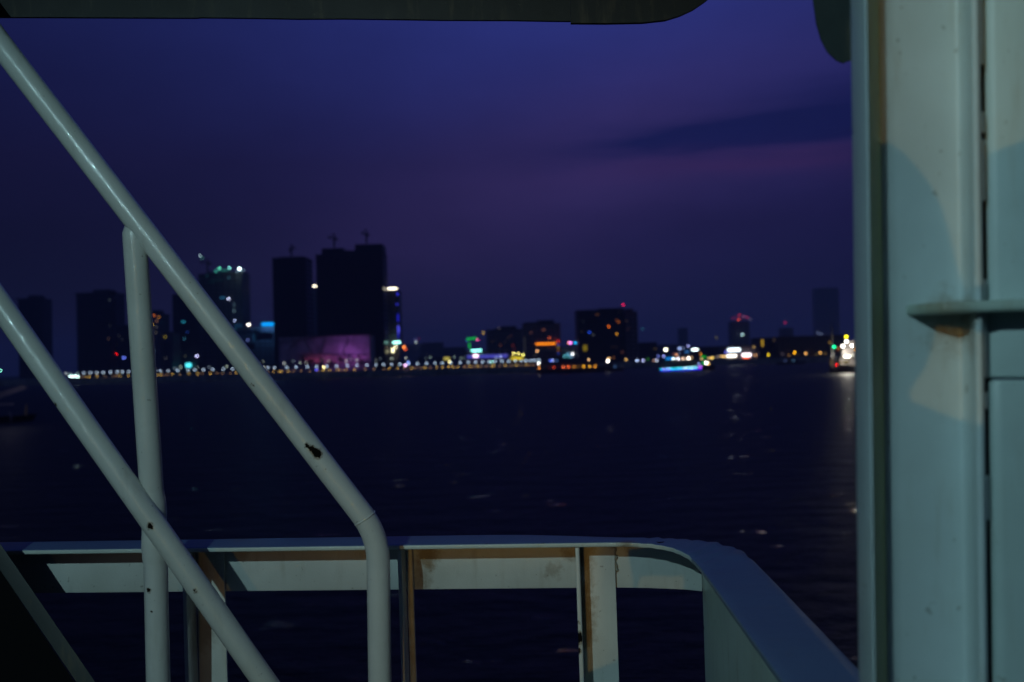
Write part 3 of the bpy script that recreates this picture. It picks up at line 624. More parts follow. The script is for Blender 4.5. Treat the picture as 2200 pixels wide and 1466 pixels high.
# tug
Yt = 335
t = boat('tug_boat', 1782, 1905, Yt, 8, 2.4, 'brightly lit tug boat beside the steel column at the right', [(1800, 1888, 5.0, 2.2), (1806, 1850, 8.0, 5.1), (1812, 1838, 10.4, 8.1)], flip=-1)
for qx, qy, cc_, L, ww, hh in ((1818, 724, '#ffec00', 1.2, 10.5, 11), (1818.5, 734, '#fff8e8', 2.6, 11.5, 11), (1811, 744, '#fffcf0', 2.6, 11.5, 11.5), (1831, 743, '#fff8f0', 2.6, 11.5, 11), (1792, 745.5, '#00ffa0', .9, 11, 11), (1801.5, 748, '#b06010', .4, 9.5, 9.5), (1800, 752, '#6a3410', .22, 12, 9.5), (1839, 752, '#ffa010', .9, 9, 10),
                       (1820, 766, '#fff8e0', 3.0, 19, 11), (1830, 764, '#d8d8c8', .6, 22, 9), (1797.5, 784.5, '#ff1818', 1.0, 10, 10), (1781.5, 735, '#8a6a28', .25, 9.5, 9.5), (1784, 737, '#6a5020', .18, 12, 11), (1789, 725, '#504018', .15, 9, 9), (1818, 778, '#8a7838', .32, 20, 14), (1806, 779, '#806018', .22, 14, 9.5), (1787, 778, '#7a6040', .25, 12, 20)):
    glow(t, 'deck_light', qx, qy, Yt-4.4, ww, hh, cc_, L)
bm = bmesh.new(); tube(bm, [Vector((Q(1818.5, 740, Yt-1).x, Yt-1, 9)), Q(1818.5, 716, Yt-1)], .14, 8); tube(bm, [Q(1806, 743, Yt-1), Q(1836, 742, Yt-1)], .1, 6); tube(bm, [Vector((Q(1792, 745, Yt-4.1).x, Yt-4.1, 2.5)), Q(1792, 745, Yt-4.1)], .08, 6)
tube(bm, [Vector((Q(1787, 745, Yt-4.1).x, Yt-3, 2)), Q(1787, 692, Yt-3)], [.5, .12], 8)
link('mast', bm, post_m, t)
lamp("sign_light", Q(572, 697, 774), 7000, (.15, .45, 1.0), .8)
lamp("tower_work_light", Q(514.5, 577, 793), 1300, (.7, 1.0, 1.0), .8)
lamp('tug_floodlight', Q(1820, 765, Yt-5.2), 5200, (1.0, .95, .8), .5)
# ---- moored barge at the left edge, with a grey ramp
bg_m = pbr('barge_steel', (.010, .010, .012, 1), .7, var=.3, vs=.8); rp_m = pbr('grey_ramp_paint', (.30, .27, .30, 1), .7, var=.2, vs=1)
Yg = 150.0
t = thing('cargo_barge', Vector((Q(0, 900, Yg).x, Yg, 0)), 'dark moored barge at the left edge with a slanting grey ramp', 'barge')
bm = bmesh.new(); xl = Q(-260, 860, Yg).x; xr = Q(58, 860, Yg).x
loft(bm, [Vector((xl, Yg-3, -.8)), Vector((xl, Yg+3, -.8)), Vector((xl, Yg+3, .9)), Vector((xl, Yg-3, .9))], [Vector((xr-.9, Yg-3, -.8)), Vector((xr-.9, Yg+3, -.8)), Vector((xr, Yg+3, 1.0)), Vector((xr, Yg-3, 1.0))]); link('hull', bm, bg_m, t)
bm = bmesh.new(); loft(bm, [Q(-60, 878, Yg-4), Q(-60, 862, Yg-4), Q(-60, 862, Yg-2), Q(-60, 878, Yg-2)], [Q(60, 834, Yg-4), Q(48, 828, Yg-4), Q(48, 828, Yg-2), Q(60, 834, Yg-2)]); link('ramp', bm, rp_m, t)
bm = bmesh.new(); loft(bm, [Q(-60, 874, Yg-4.2), Q(-60, 867, Yg-4.2), Q(-60, 867, Yg-3), Q(-60, 874, Yg-3)], [Q(28, 871, Yg-4.2), Q(31, 866, Yg-4.2), Q(31, 866, Yg-3), Q(28, 871, Yg-3)]); link('ledge', bm, rp_m, t)
bm = bmesh.new(); tube(bm, [Q(56, 893, Yg-3.4), Q(56, 884, Yg-3.4), Q(57, 868, Yg-3.4)], [.22, .2, .08], 10); link('fender', bm, pbr('tan_rope', (.45, .30, .14, 1), .8), t)
bm = bmesh.new(); tube(bm, [Q(18, 884, Yg-3.3), Q(22, 890, Yg-3.3), Q(24, 898, Yg-3.3), Q(23, 905, Yg-3.3)], .09, 6); link('rope', bm, rp_m, t)
glow(t, 'deck_light', 1, 796.5, Yg-3.3, 10, 9.5, '#80e8c8', .9); 
lamp('barge_worklight', Q(20, 800, Yg-9), 55, (.9, .85, 1), .2)
# work light cluster at left end of promenade
t = thing('pier_floodlight', Vector((Q(158, 803, 600).x, 600, GZ+.8)), 'cluster of very bright white lamps at the left end of the lamp row', 'floodlight')
for qx in (151, 156, 161, 167): glow(t, 'lamp', qx, 809, 600, 9, 9, '#d8fff8', 1.5)
for qx, qy in ((151, 803.5), (166, 803)): glow(t, 'lamp', qx, qy, 600, 8.5, 8.5, '#80a0a0', .35)
glow(t, 'lamp', 141, 803, 600, 8, 8, '#a0a8a8', .5)
bm = bmesh.new()
for qx in (151, 156, 161, 167): tube(bm, [Vector((Q(qx, 809, 600).x, 600.3, GZ+.6)), Q(qx, 809, 600.3)], .08, 6)
link('pole', bm, post_m, t)
# upper lamps behind the promenade (second row)
for k, (qx, qy) in enumerate([(565, 778), (610, 781), (630, 776), (645, 780), (658, 779), (693, 774), (706, 776), (744, 776), (754, 772), (766, 774), (808, 774), (818, 771), (842, 771), (872, 770), (376, 792), (388, 789), (424, 789), (449, 789), (487, 788), (567, 790)]):
    shore_lamp(qx, qy, shoreY(qx)+24, 9, ['#a8b8a8', '#b0b8b0', '#8090a0'][k % 3], [.32, .4, .2][k % 3], 'faint greenish white lamp standing just above the main lamp row', 'faint lamps behind the promenade row')
shore_lamp(696, 789.5, shoreY(696)-.2, 10, '#fff0a0', 1.4, 'brightest yellowish white lamp low in the row under the pink podium')
shore_lamp(680, 795, shoreY(680)-.2, 9, '#5050f0', .6, 'blue lamp low in the row under the pink podium')
shore_lamp(871, 785, shoreY(871)-.2, 10.5, '#ffc8ff', 1.5, 'pinkish white lamp below the orange light of the blue edged tower')
shore_lamp(877, 779, shoreY(877)-.2, 12, '#80a0ff', .8, 'soft blue lamp just right of the pinkish white lamp')
shore_lamp(562, 790, shoreY(562)-.2, 11, '#90a0c0', .5, 'bluish white lamp beside the upper handrail over the bank')

# ================================================================== FERRY
WHITE = (.62, .64, .60, 1)
dR = 2.00
# --- handrail (stair rail) in front of the bulwark
chips_up = [(U(660, 958, dR-.034), .0042), (U(667, 964, dR-.034), .0052), (U(675, 969, dR-.034), .0072), (U(682, 975, dR-.034), .0088), (U(689, 974, dR-.032), .0048), (U(545, 826, dR-.034), .0042), (U(508, 770, dR-.034), .0025)]
chips_lo = [(U(323, 1131, dR-.043), 0.00541), (U(418, 1272, dR-.043), 0.00507), (U(432, 1303, dR-.043), 0.00367), (U(122, 868, dR-.043), 0.00437), (U(166, 880, dR-.043), 0.00227), (U(535, 1405, dR-.043), 0.00262)]
chips_post = [(U(318, 1269, dR-.012), 0.00421), (U(325, 1315, dR-.012), 0.00206), (U(308, 1186, dR-.012), 0.00206)]
chips_bent = [(U(808, 1300, dR-.0225), 0.00571), (U(790, 1281, dR-.0225), 0.00400), (U(826, 1431, dR-.0225), 0.00524), (U(832, 1418, dR-.0225), 0.00238), (U(815, 1440, dR-.0225), 0.00286), (U(838, 1455, dR-.0225), 0.00286)]
hr = thing('stair_handrail', U(820, 1466, dR), 'glossy white tube handrail slanting down from upper left with two parallel bars', 'handrail')
r0 = 0.0236
def bent(a, b_, c, fr, n=9):       # polyline with a rounded corner at b
    a, b_, c = Vector(a), Vector(b_), Vector(c); p0 = b_ + (a-b_).normalized()*fr; p1 = b_ + (c-b_).normalized()*fr
    out = subdiv(a, p0, 24)
    for i in range(1, n): u = i/n; out.append(p0*(1-u)**2 + b_*2*u*(1-u) + p1*u*u)
    return out + subdiv(p1, c, 14)
def pipe(name, pts, chips, flare=(0, 0), rw=0.0):
    rads = []
    tot = [0.0]
    for a, b_ in zip(pts, pts[1:]): tot.append(tot[-1]+(b_-a).length)
    for s_ in tot:
        k = 1.0
        if flare[0]: k += flare[0]*math.exp(-(s_/.016)**2)
        if flare[1]: k += flare[1]*math.exp(-((tot[-1]-s_)/.016)**2)
        rads.append(r0*k)
    bm = bmesh.new(); tube(bm, pts, rads, 56)
    o = link(name, bm, ship_paint(name+'_paint', WHITE, chips, rough=.36, drip=.22, coat=.7), hr, True); return o
top_pts = bent(U(-130, -75, dR-.06), U(812, 1150, dR), U(819, 1700, dR+.02), .055)
pipe('top_bar', top_pts, chips_up)
lo_pts = subdiv(U(-140, 455, dR-.045), U(700, 1652, dR-.0), 60)
pipe('lower_bar', lo_pts, chips_lo)
vp = subdiv(U(302, 474, dR-.018), U(289.5, 504, dR-.028), 5)[:-1] + subdiv(U(289.5, 504, dR-.028), U(333, 1160, dR+.01), 40) + subdiv(U(333.5, 1166, dR+.01), U(345, 1700, dR+.02), 30)
pipe('post', vp, chips_post, (0, 0))
# weld beads: at the tee joints and the seam at the bend
def weld(pts, r, nm='weld_bead'):
    bm = bmesh.new(); pp = [Vector(p)+Vector((random.gauss(0, .0004), random.gauss(0, .0004), random.gauss(0, .0004))) for p in pts]
    tube(bm, pp, [r*random.uniform(.8, 1.2) for _ in pp], 8); return link(nm, bm, weld_m, hr, True)
weld_m = ship_paint('weld_paint', WHITE, (), rough=.3, drip=.2)
def ring_on(axis_pt, axis_dir, tilt, R, r, arc=(0, 360)):
    axis = Vector(axis_dir).normalized(); n_ = (axis + Vector(tilt)).normalized(); a_ = n_.orthogonal().normalized(); b__ = n_.cross(a_); pts = []
    for k in range(33):
        an = math.radians(arc[0]+(arc[1]-arc[0])*k/32); v = a_*math.cos(an)+b__*math.sin(an)
        v = v - axis*(v.dot(axis)); v = v.normalized()*R; sft = -(v.dot(n_))/axis.dot(n_)
        pts.append(Vector(axis_pt)+v+axis*sft)
    return pts
d_low = (lo_pts[-1]-lo_pts[0]).normalized(); d_top = (U(700, 1004, dR)-U(300, 484, dR)).normalized(); d_v = (vp[-1]-vp[0]).normalized()
kb = 25; weld(ring_on(top_pts[kb], top_pts[kb+1]-top_pts[kb-1], (0, 0, 0), r0*1.0, .0013), .0016)
def near_y(P, y_):
    best = min(range(len(P)), key=lambda i: abs(CY - FPX*(P[i]-EYE).dot(UP)/(P[i]-EYE).dot(F) - y_)); return P[best]
for (ya, yb, kk) in ((1050, 1150, .14), (1130, 1215, .12)):
    cpts = subdiv(near_y(vp, ya), near_y(vp, yb), 16); bm = bmesh.new()
    tube(bm, cpts, [r0*(.985+kk*math.sin(math.pi*i/16)**1.5+random.uniform(-.006, .006)) for i in range(17)], 36); link('weld_bead', bm, weld_m, hr, True)

# --- bulwark: capping rail, web, stiffening posts, return plate
ZC = EYE.z - 0.380
A = Z(20, 1183, ZC); B = Z(1300, 1166, ZC)
ax = (B-A); ax.z = 0; ax.normalize(); nrm = Vector((-ax.y, ax.x, 0))       # nrm points outboard (away)
if nrm.y < 0: nrm = -nrm
V = Vector((0, 0, 1))
bw = thing('bulwark', B + Vector((0, 0, -1.1)), 'white steel bulwark with a flat capping rail tinted as skylit and rounded right corner', 'bulwark')
def onl(px):    # point of the front cap edge seen at photo column px
    best = None
    r = ray(px, 1173); # intersect vertical plane through A with direction ax
    d = (A-EYE).dot(nrm)/r.dot(nrm); p_ = EYE + r*d; return Vector((p_.x, p_.y, ZC))
wo = nrm*.085
cap_rust = [(onl(1350)+V*-.01, .030, .7), (onl(1350)+V*-.02+wo, .03, .7), (onl(1290)+V*-.02+wo, .05, .6), (onl(1230)+V*-.03+wo, .035, .6), (onl(1180)+V*-.075+wo, .025, .4), (onl(905)+V*-.04+wo, .04, .8), (onl(885)+V*-.09+wo, .035, .6), (onl(760)+V*-.03+wo, .03, .25), (onl(480)+V*-.02+wo, .04, .4), (Z(1600, 1176, ZC), .05, .2)]
cap_m = ship_paint('cap_paint', (.13, .20, .28, 1), [(onl(1168), .003), (onl(1420)+V*.0, .007), (Z(1470, 1188, ZC), .005), (onl(1045), .003), (Z(1685, 1295, ZC), .004)], rough=.34, rust=cap_rust, drip=.2, grain=.0005)  # blue tint puts sky-only light into the white cap's colour
web_m = ship_paint('web_paint', WHITE, [(onl(1150)+V*-.055, .0035), (onl(700)+V*-.06, .003)], rough=.38, rust=cap_rust, drip=.3, grain=.0004, coat=.5)
TH = .0095
fr = [onl(-260), onl(300), onl(700), onl(1100), onl(1330), Z(1392, 1168, ZC), Z(1440, 1175, ZC), Z(1475, 1186, ZC), Z(1500, 1203, ZC), Z(1537, 1250, ZC), Z(1612, 1352, ZC), Z(1700, 1470, ZC), Z(1800, 1610, ZC)]
bk = [onl(-260)+nrm*.105, onl(300)+nrm*.105, onl(700)+nrm*.108, onl(1100)+nrm*.108, Z(1345, 1155, ZC), Z(1405, 1155, ZC), Z(1465, 1157, ZC), Z(1530, 1160, ZC), Z(1590, 1170, ZC), Z(1640, 1213, ZC), Z(1745, 1318, ZC), Z(1850, 1424, ZC), Z(1990, 1566, ZC)]
dz = [0, 0, 0, 0, 0, 0, -.001, -.0045, -.010, -.011, -.011, -.011, -.011]
def smoothpts(P, k=6):
    out = []
    for i in range(len(P)-1):
        p0 = P[max(i-1, 0)]; p1 = P[i]; p2 = P[i+1]; p3 = P[min(i+2, len(P)-1)]
        for j in range(k):
            u = j/k; a = 0.5
            m1_ = (p2-p0)*a*min(1, (p2-p1).length/max((p1-p0).length, 1e-6)) ; m2_ = (p3-p1)*a*min(1, (p2-p1).length/max((p3-p2).length, 1e-6))
            out.append(p1*(2*u**3-3*u**2+1)+m1_*(u**3-2*u**2+u)+p2*(-2*u**3+3*u**2)+m2_*(u**3-u**2))
    return out+[P[-1]]
frs = smoothpts([p_+V*z_ for p_, z_ in zip(fr, dz)]); bks = smoothpts([p_+V*z_ for p_, z_ in zip(bk, dz)])
bm = bmesh.new(); rows = []
NC = 6
for i, (a, b_) in enumerate(zip(frs, bks)):
    rough_e = (math.sin(i*2.1)*.0016+random.uniform(-.0012, .0012)) if 26 < i < 52 else 0
    row = []
    for j in range(NC+1):
        p_ = a.lerp(b_, j/NC); p_ = p_ + V*((rough_e if j > 0 else rough_e*.5)) + (b_-a).normalized()*(rough_e if j == NC else 0); row.append(p_)
    top = [bm.verts.new(p_) for p_ in row]; bot = [bm.verts.new(p_-V*TH) for p_ in row]; rows.append((top, bot))
for (t0, b0), (t1, b1) in zip(rows, rows[1:]):
    for j in range(NC): bm.faces.new((t0[j], t0[j+1], t1[j+1], t1[j])); bm.faces.new((b0[j], b1[j], b1[j+1], b0[j+1]))
    bm.faces.new((t0[0], t1[0], b1[0], b0[0])); bm.faces.new((t0[NC], b0[NC], b1[NC], t1[NC]))
bm.faces.new(rows[0][0]+rows[0][1][::-1]); bm.faces.new(rows[-1][1]+rows[-1][0][::-1])
bm.faces.ensure_lookup_table()
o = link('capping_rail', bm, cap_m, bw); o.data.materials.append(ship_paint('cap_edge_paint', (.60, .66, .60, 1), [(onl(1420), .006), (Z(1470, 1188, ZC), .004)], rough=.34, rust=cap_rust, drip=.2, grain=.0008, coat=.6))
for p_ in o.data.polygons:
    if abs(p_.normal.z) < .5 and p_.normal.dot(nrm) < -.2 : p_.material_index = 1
bevel(o, .0022, 2)
# web set back under the cap
PR = .090
i_end = [i for i, p_ in enumerate(frs)][0]
# index where the corner starts to turn (near px 1500)
def ipx(target):
    best = 0; bd_ = 1e9
    for i, p_ in enumerate(frs):
        r = p_-EYE; px = CX+FPX*r.dot(RT)/r.dot(F); 
        if abs(px-target) < bd_: bd_ = abs(px-target); best = i
    return best
bm = bmesh.new()
WH = .1080
def strip(bm, P, ztop, zbot, th, side):
    r_ = []
    for i, p_ in enumerate(P):
        s_ = side[i]*th
        r_.append([bm.verts.new(p_+V*ztop[i]), bm.verts.new(p_+V*zbot[i]), bm.verts.new(p_+V*zbot[i]+s_), bm.verts.new(p_+V*ztop[i]+s_)])
    for a, b_ in zip(r_, r_[1:]):
        for k in range(4): bm.faces.new((a[k], b_[k], b_[(k+1) % 4], a[(k+1) % 4]))
    bm.faces.new(r_[0]); bm.faces.new(r_[-1][::-1])
wpx = [-260, 100, 400, 700, 900, 1100, 1300, 1360, 1400, 1440, 1480, 1516]
wP = [onl(x_)+nrm*PR for x_ in wpx]
zt_ = [-TH-.0004]*8 + [-TH-.0008, -TH-.0015, -TH-.005, -TH-.0115]
zb = [-TH-WH+.004]*7 + [-TH-WH+.003, -TH-WH+.002, -TH-WH, -TH-WH-.002, -TH-WH-.006]
strip(bm, wP, zt_, zb, .006, [nrm]*len(wP))
web = link('web_plate', bm, web_m, bw); bevel(web, .0015, 2)
# return plate under the cap, running back inboard on the right
side = [(q_-p_).normalized() for p_, q_ in zip(frs, bks)]
ret_m = ship_paint('return_paint', (.50, .60, .52, 1), [(wP[-1]+V*-.12, .004), (wP[-1]+V*-.2, .003)], rough=.40, rust=[(wP[-1]+V*-.12, .04, .3)], drip=.45, grain=.0004)
i0 = ipx(1530)
RP = [wP[-1]+ax*.0002] + [frs[i]+side[i]*.084 for i in range(i0, len(frs), 3)]
bm = bmesh.new(); ns = len(RP); strip(bm, RP, [-TH-.012]+[-TH-.0115]*(ns-1), [-1.10]*ns, .008, [ax]+[side[i] for i in range(i0, len(frs), 3)]); o = link('return_plate', bm, ret_m, bw)
# stiffening posts: flat bar square to the web + face plate
def post(px_j, face_px, fl_depth, side_sign=1, chipsl=(), nm='stiffener', fth=.0085, rust=()):
    """px_j: photo column of the flange/face joint at y~1230; face_px: width of the face plate to the right"""
    base_ = onl(px_j)+nrm*(PR-.012); w = face_px/FPX*2.08
    m = ship_paint('stiffener_paint', WHITE, chipsl, rough=.33, rust=rust, drip=.45, grain=.0004)
    lean = Vector((0.003, 0, 0))
    def ext(pts, z0, z1):
        return [p_+V*z0 for p_ in pts], [p_+V*z1+lean*((z1-z0)/-.5) for p_ in pts]
    fl = [base_, base_-nrm*fl_depth, base_-nrm*fl_depth-ax*fth, base_-ax*fth]
    bm = bmesh.new(); loft(bm, *ext(fl, -TH-.0008, -1.10)); o1 = link(nm, bm, m, bw); bevel(o1, .0015, 2)
    if w > 0:
        fc = [base_+ax*.0003, base_+ax*w, base_+ax*w+nrm*.007, base_+ax*.0003+nrm*.007]
        bm = bmesh.new(); loft(bm, *ext(fc, -TH-.0008, -1.10)); o2 = link('face_plate', bm, m, o1); bevel(o2, .0012, 2)
    return o1
post(388, 66, .055, rust=[(onl(400)+V*-.05+wo, .06, .5), (onl(400)+V*-.2+wo, .06, .4)])
post(856, 15, .050, rust=[(onl(885)+V*(-.05*k_)+wo, .04, .35) for k_ in range(1, 6)])
pch = [U(1243, 1372, 2.06), U(1241, 1340, 2.06), U(1243, 1400, 2.06), U(1240, 1388, 2.06)]
post(1244, 76, .070, chipsl=[(pch[0], .011), (pch[1], .005), (pch[2], .006), (pch[3], .006)], rust=[(onl(1252)+V*(-.035*k_)+wo, .034, .65) for k_ in range(0, 7)]+[(onl(1325)+V*-.03+wo, .022, .6)])  # rust down the joint; its amber also paints the warm-light-only strip
# ragged weld down the right edge of the last post
bm = bmesh.new(); pp = []
for k in range(30):
    pp.append(onl(1322)+nrm*(PR-.004)+V*(-TH-.003-k*.0022)+ax*(math.sin(k*.9)*.0018+random.uniform(-.0012, .0012)+(.004 if k > 22 else 0)*(k-22)/8))
tube(bm, pp, [random.uniform(.0022, .0042) for _ in pp], 8); o = link('weld_bead', bm, ship_paint('rusty_weld', (.30, .30, .24, 1), rust=[(onl(1330)+V*-.05, .06, .8)], drip=.8), bw, True)

# --- stair stringer and dark side plate at bottom left
st = thing('staircase', U(60, 1500, 1.95), 'dark grey stair stringer slanting down across the bottom left corner', 'staircase')
dS = 2.06
bm = bmesh.new()
loft(bm, [U(-160, 935, dS), U(-160, 990, dS), U(-160, 990, dS+.05), U(-160, 935, dS+.05)], [U(330, 1648, dS), U(288, 1648, dS), U(288, 1648, dS+.05), U(330, 1648, dS+.05)])
o = link('stringer', bm, ship_paint('stringer_paint', (.062, .068, .066, 1), rough=.55, drip=.5), st); bevel(o, .0015, 2)
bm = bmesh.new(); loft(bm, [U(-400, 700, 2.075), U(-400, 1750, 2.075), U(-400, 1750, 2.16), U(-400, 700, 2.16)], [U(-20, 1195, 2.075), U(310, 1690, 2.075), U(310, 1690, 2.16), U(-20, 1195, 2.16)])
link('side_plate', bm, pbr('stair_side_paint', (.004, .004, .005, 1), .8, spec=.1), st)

# --- overhead deck edge
ov = thing('deck_edge_beam', U(700, -40, 1.9), 'dark beam of the deck above along the top edge, ending in a rounded corner', 'beam')
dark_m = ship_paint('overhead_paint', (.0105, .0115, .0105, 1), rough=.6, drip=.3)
dO = 2.10
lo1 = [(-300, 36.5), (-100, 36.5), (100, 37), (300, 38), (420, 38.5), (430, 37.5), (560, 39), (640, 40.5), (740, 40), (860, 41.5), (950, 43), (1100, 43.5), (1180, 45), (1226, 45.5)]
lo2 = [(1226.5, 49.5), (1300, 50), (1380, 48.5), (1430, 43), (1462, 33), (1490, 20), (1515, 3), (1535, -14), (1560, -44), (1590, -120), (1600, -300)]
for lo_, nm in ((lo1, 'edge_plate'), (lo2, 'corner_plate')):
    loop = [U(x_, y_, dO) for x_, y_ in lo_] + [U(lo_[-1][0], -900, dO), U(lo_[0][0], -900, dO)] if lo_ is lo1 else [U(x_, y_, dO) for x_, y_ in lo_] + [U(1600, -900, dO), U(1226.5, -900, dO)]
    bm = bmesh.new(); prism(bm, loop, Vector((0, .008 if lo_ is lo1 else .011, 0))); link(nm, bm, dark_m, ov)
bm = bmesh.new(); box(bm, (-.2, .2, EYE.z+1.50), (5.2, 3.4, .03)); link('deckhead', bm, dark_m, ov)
# rounded bracket at the top right, behind the column
bm = bmesh.new()
pr = [(1742, -200), (1747, 0), (1754, 50), (1764, 85), (1778, 112), (1797, 130), (1812, 136), (1824, 131), (1990, 122), (1990, -200)]
prism(bm, [U(x_, y_, 1.15) for x_, y_ in pr], Vector((0, .002, 0)))
o = link('corner_bracket', bm, ship_paint('bracket_paint', (.018, .027, .027, 1), rough=.6, drip=.3)); tag(o, 'dark rounded bracket plate at the top right, half behind the steel column', 'bracket')

# --- steel column at the right, close to the camera
cp_m = ship_paint('column_paint', (.50, .59, .60, 1), [(U(1886, 445, .88), .0035)], rough=.40, rust=[(U(2055, 700, .95), .04, .5), (U(2090, 650, .95), .02, .3)], drip=.30, grain=.00015)
col_t = thing('steel_column', U(1950, 1466, .9), 'broad pale blue green steel column filling the right side, out of focus', 'column')
ytop, ybot = -260, 1720
def lean(x_, y_): return x_ + (y_-733)*0.0125
def sect(prof, y_, k=1.0): return [U(lean(x_, y_), y_, d_) for x_, d_ in prof]
def ext_col(name, prof, mat, y0=ytop, y1=ybot, parent=col_t, bv=.004, smooth=True):
    bm = bmesh.new(); n_ = 8; rings = []
    for i in range(n_+1):
        y_ = y0+(y1-y0)*i/n_; rings.append([bm.verts.new(p_) for p_ in sect(prof, y_)])
    m_ = len(prof)
    for a, b_ in zip(rings, rings[1:]):
        for k in range(m_): bm.faces.new((a[k], a[(k+1) % m_], b_[(k+1) % m_], b_[k]))
    bm.faces.new(rings[0]); bm.faces.new(rings[-1][::-1])
    o = link(name, bm, mat, parent)
    if bv: bevel(o, bv, 3)
    return o
groove_m = ship_paint('groove_paint', (.40, .42, .15, 1), rough=.5, drip=.35)
ext_col('edge_flange', [(1836, .955), (1868, .900), (1872.5, .900), (1872.5, .955)], cp_m, bv=.0012)
ext_col('edge_groove', [(1872.8, .955), (1873, .910), (1898, .957), (1898, .962), (1872.8, .962)], groove_m, bv=.001)
ext_col('face_plate', [(1897, .9575), (1915, .964), (1932, .966), (2066, .966), (2084, .955), (2094, .928), (2110, .925), (2114, .935), (2114, .990), (1896, .990)], cp_m, bv=.003)
# door panel to the right of the seam
dm = ship_paint('door_paint', (.42, .53, .52, 1), rough=.42, drip=.25, grain=.00015)
dt = thing('steel_door', U(2250, 1466, .95), 'blue green steel door panel at the right edge with a dark hinge gap along its side', 'door')
ext_col('door_leaf', [(2123, .950), (2145, .944), (2500, .930), (2500, .975), (2123, .975)], dm, parent=dt, y0=816, bv=.004)
ext_col('frame_panel', [(2121, .955), (2150, .948), (2500, .936), (2500, .980), (2121, .980)], dm, parent=dt, y1=812, bv=.003)
for (y0_, y1_) in ((-260, 140), (240, 286), (300, 432), (600, 812), (842, 880), (1022, 1118)):
    ext_col('hinge_filler', [(2113.5, .936), (2122, .944), (2122, .975), (2113.5, .975)], cp_m, y0_, y1_, dt, bv=.0015)
ext_col('gap_backing', [(2105, .992), (2130, .992), (2130, .996), (2105, .996)], pbr('black_plate', (.012, .012, .013, 1), .7), parent=dt, bv=0)
# shelf bracket
bm = bmesh.new()
tp = [(1958, 655), (1975, 668), (1995, 675), (2040, 677), (2120, 678), (2500, 676)]
top_l = [U(1950, 640, .944), U(1985, 672, .880), U(2020, 677, .868), U(2500, 676, .845), U(2500, 628, .960), U(1955, 632, .960)]
zS = U(2100, 668, .885).z
def PS(px, d_): q_ = U(px, 668, d_); return Vector((q_.x, q_.y, zS))
bm = bmesh.new(); prism(bm, [PS(1946, .967), PS(1966, .950), PS(1992, .930), PS(2030, .917), PS(2080, .912), PS(2150, .910), PS(2500, .898), PS(2500, .99), PS(1946, .99)], Vector((0, 0, .0105)))
o = link('shelf_bracket', bm, ship_paint('bracket_shelf_paint', (.42, .52, .46, 1), rough=.5, rust=[(U(2020, 665, .9), .05, .5)], drip=.6), col_t); bevel(o, .003, 2)

# --- deck and hull under the bulwark, with an added girder blocking the lamp's upward light
deck_m = pbr('deck_paint', (.05, .07, .06, 1), .6, var=.3, vs=4)
bm = bmesh.new(); box(bm, (0, .2, EYE.z-1.58), (9, 4.9, .1)); o = link('deck', bm, deck_m); o['kind'] = 'structure'
bm = bmesh.new(); box(bm, (0, 2.72, 2.70), (9, .06, 5.4)); o = link('ferry_hull', bm, ship_paint('hull_paint', (.40, .44, .44, 1), rough=.45)); tag(o, 'white painted side of the ferry below the bulwark', 'hull')
bm = bmesh.new(); gz = EYE.z+1.232; box(bm, (-.8, -1.35, gz+.25), (5.0, .12, .5)); o = link('lamp_cutoff_girder', bm, dark_m); tag(o, 'dark unseen girder added in front of the deck lamp to block its light', 'girder')
for L_, nm, cc_ in ((LT, 'cool', (.6, .9, 1)), (LW, 'warm', (1, .7, .3))):
    t = thing('deck_lamp', L_, f'round bulkhead lamp giving the {nm} light on the rail', 'lamp')
    bm = bmesh.new(); box(bm, L_+Vector((0, -.16, 0)), (.16, .05, .16)); link('backplate', bm, post_m, t)
    bm = bmesh.new(); tube(bm, [L_+Vector((0, -.13, 0)), L_+Vector((0, -.06, 0))], [.07, .04], 20); link('lens', bm, emis(cc_, 4), t)

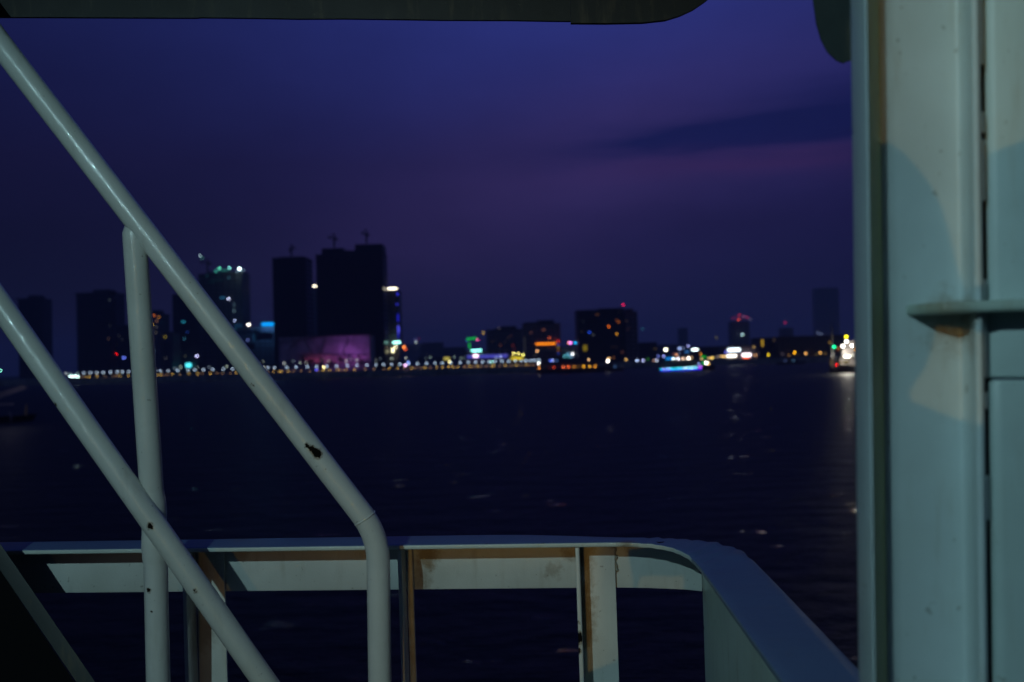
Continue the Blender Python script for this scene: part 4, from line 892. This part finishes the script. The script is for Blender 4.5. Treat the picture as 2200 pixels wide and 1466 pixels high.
# --- unseen cutout added behind the camera, shaped to shadow the column and bulwark corner
from mathutils.geometry import tessellate_polygon
YP = -0.35
def onto(px, py, d):
    t_ = U(px, py, d); k = (YP-LW.y)/(t_.y-LW.y); q_ = LW + (t_-LW)*k; return Vector((q_.x, YP, q_.z))
dc = .966
XL = onto(1869, 700, .905).x; xs = XL-.075
outer = [onto(1300, 1475, 2.15), onto(1262, 1475, 2.15), onto(1262, 1442, 2.15), onto(1325, 1418, 2.15), onto(1352, 1385, 2.15), onto(1362, 1250, 2.15), onto(1356, 1222, 2.15), onto(1349, 1180, 2.15)]
outer += [Vector((xs, YP, outer[-1].z+.02)), Vector((xs, YP, EYE.z+.31)), Vector((XL, YP, EYE.z+.31)), onto(1871, 300, .92)]
outer += [onto(x_, y_, dc) for x_, y_ in ((1905, 310), (1932, 328), (1962, 360), (1990, 398), (2012, 440), (2028, 490), (2040, 540), (2052, 590), (2066, 625))]
outer += [onto(2120, 610, .95), onto(2124, 330, .95), onto(2320, 260, .95), onto(2320, 1700, .95), Vector((onto(2320, 1700, .95).x, YP, EYE.z-1.1)), Vector((outer[0].x, YP, EYE.z-1.1))]
hole = [onto(x_, y_, dc) for x_, y_ in ((2004, 700), (1996, 745), (1980, 790), (1958, 822), (1945, 845), (1950, 862), (1985, 876), (2020, 890), (2055, 902), (2092, 908), (2114, 900), (2113, 760), (2108, 718), (2060, 706))]
hole2 = [onto(x_, y_, 2.15) for x_, y_ in ((1366, 1262), (1374, 1237), (1400, 1234), (1440, 1236), (1470, 1232), (1471, 1268), (1420, 1268), (1366, 1268))]
bm = bmesh.new(); loops = [outer, hole, hole2]; flat = [p_ for l_ in loops for p_ in l_]
tr = tessellate_polygon(loops); fa = [bm.verts.new(p_) for p_ in flat]; ba = [bm.verts.new(p_-Vector((0, .006, 0))) for p_ in flat]
for t3 in tr:
    bm.faces.new([fa[i] for i in t3]); bm.faces.new([ba[i] for i in t3][::-1])
k0 = 0
for l_ in loops:
    n_ = len(l_)
    for i in range(n_): bm.faces.new((fa[k0+i], fa[k0+(i+1) % n_], ba[k0+(i+1) % n_], ba[k0+i]))
    k0 += n_
o = link('shadow_cutout', bm, pbr('shadow_cutout_surface', (.08, .09, .10, 1), .9, var=.3)); tag(o, 'added unseen cutout behind the camera, shaped to cast a shadow on the column', 'shadow_cutout')

# --- evening haze
bm = bmesh.new(); box(bm, (0, 2350, 79), (8100, 5400, 164)); o = link('haze', bm, None); o['kind'] = 'stuff'
hm = bpy.data.materials.new('haze_air'); hm.use_nodes = True; nt = hm.node_tree; nt.nodes.clear()
pv = nt.nodes.new('ShaderNodeVolumePrincipled'); pv.inputs['Color'].default_value = (.85, .87, .95, 1); pv.inputs['Density'].default_value = HAZE
mo = nt.nodes.new('ShaderNodeOutputMaterial'); nt.links.new(pv.outputs[0], mo.inputs['Volume']); o.data.materials.append(hm)
o.display_type = 'WIRE'
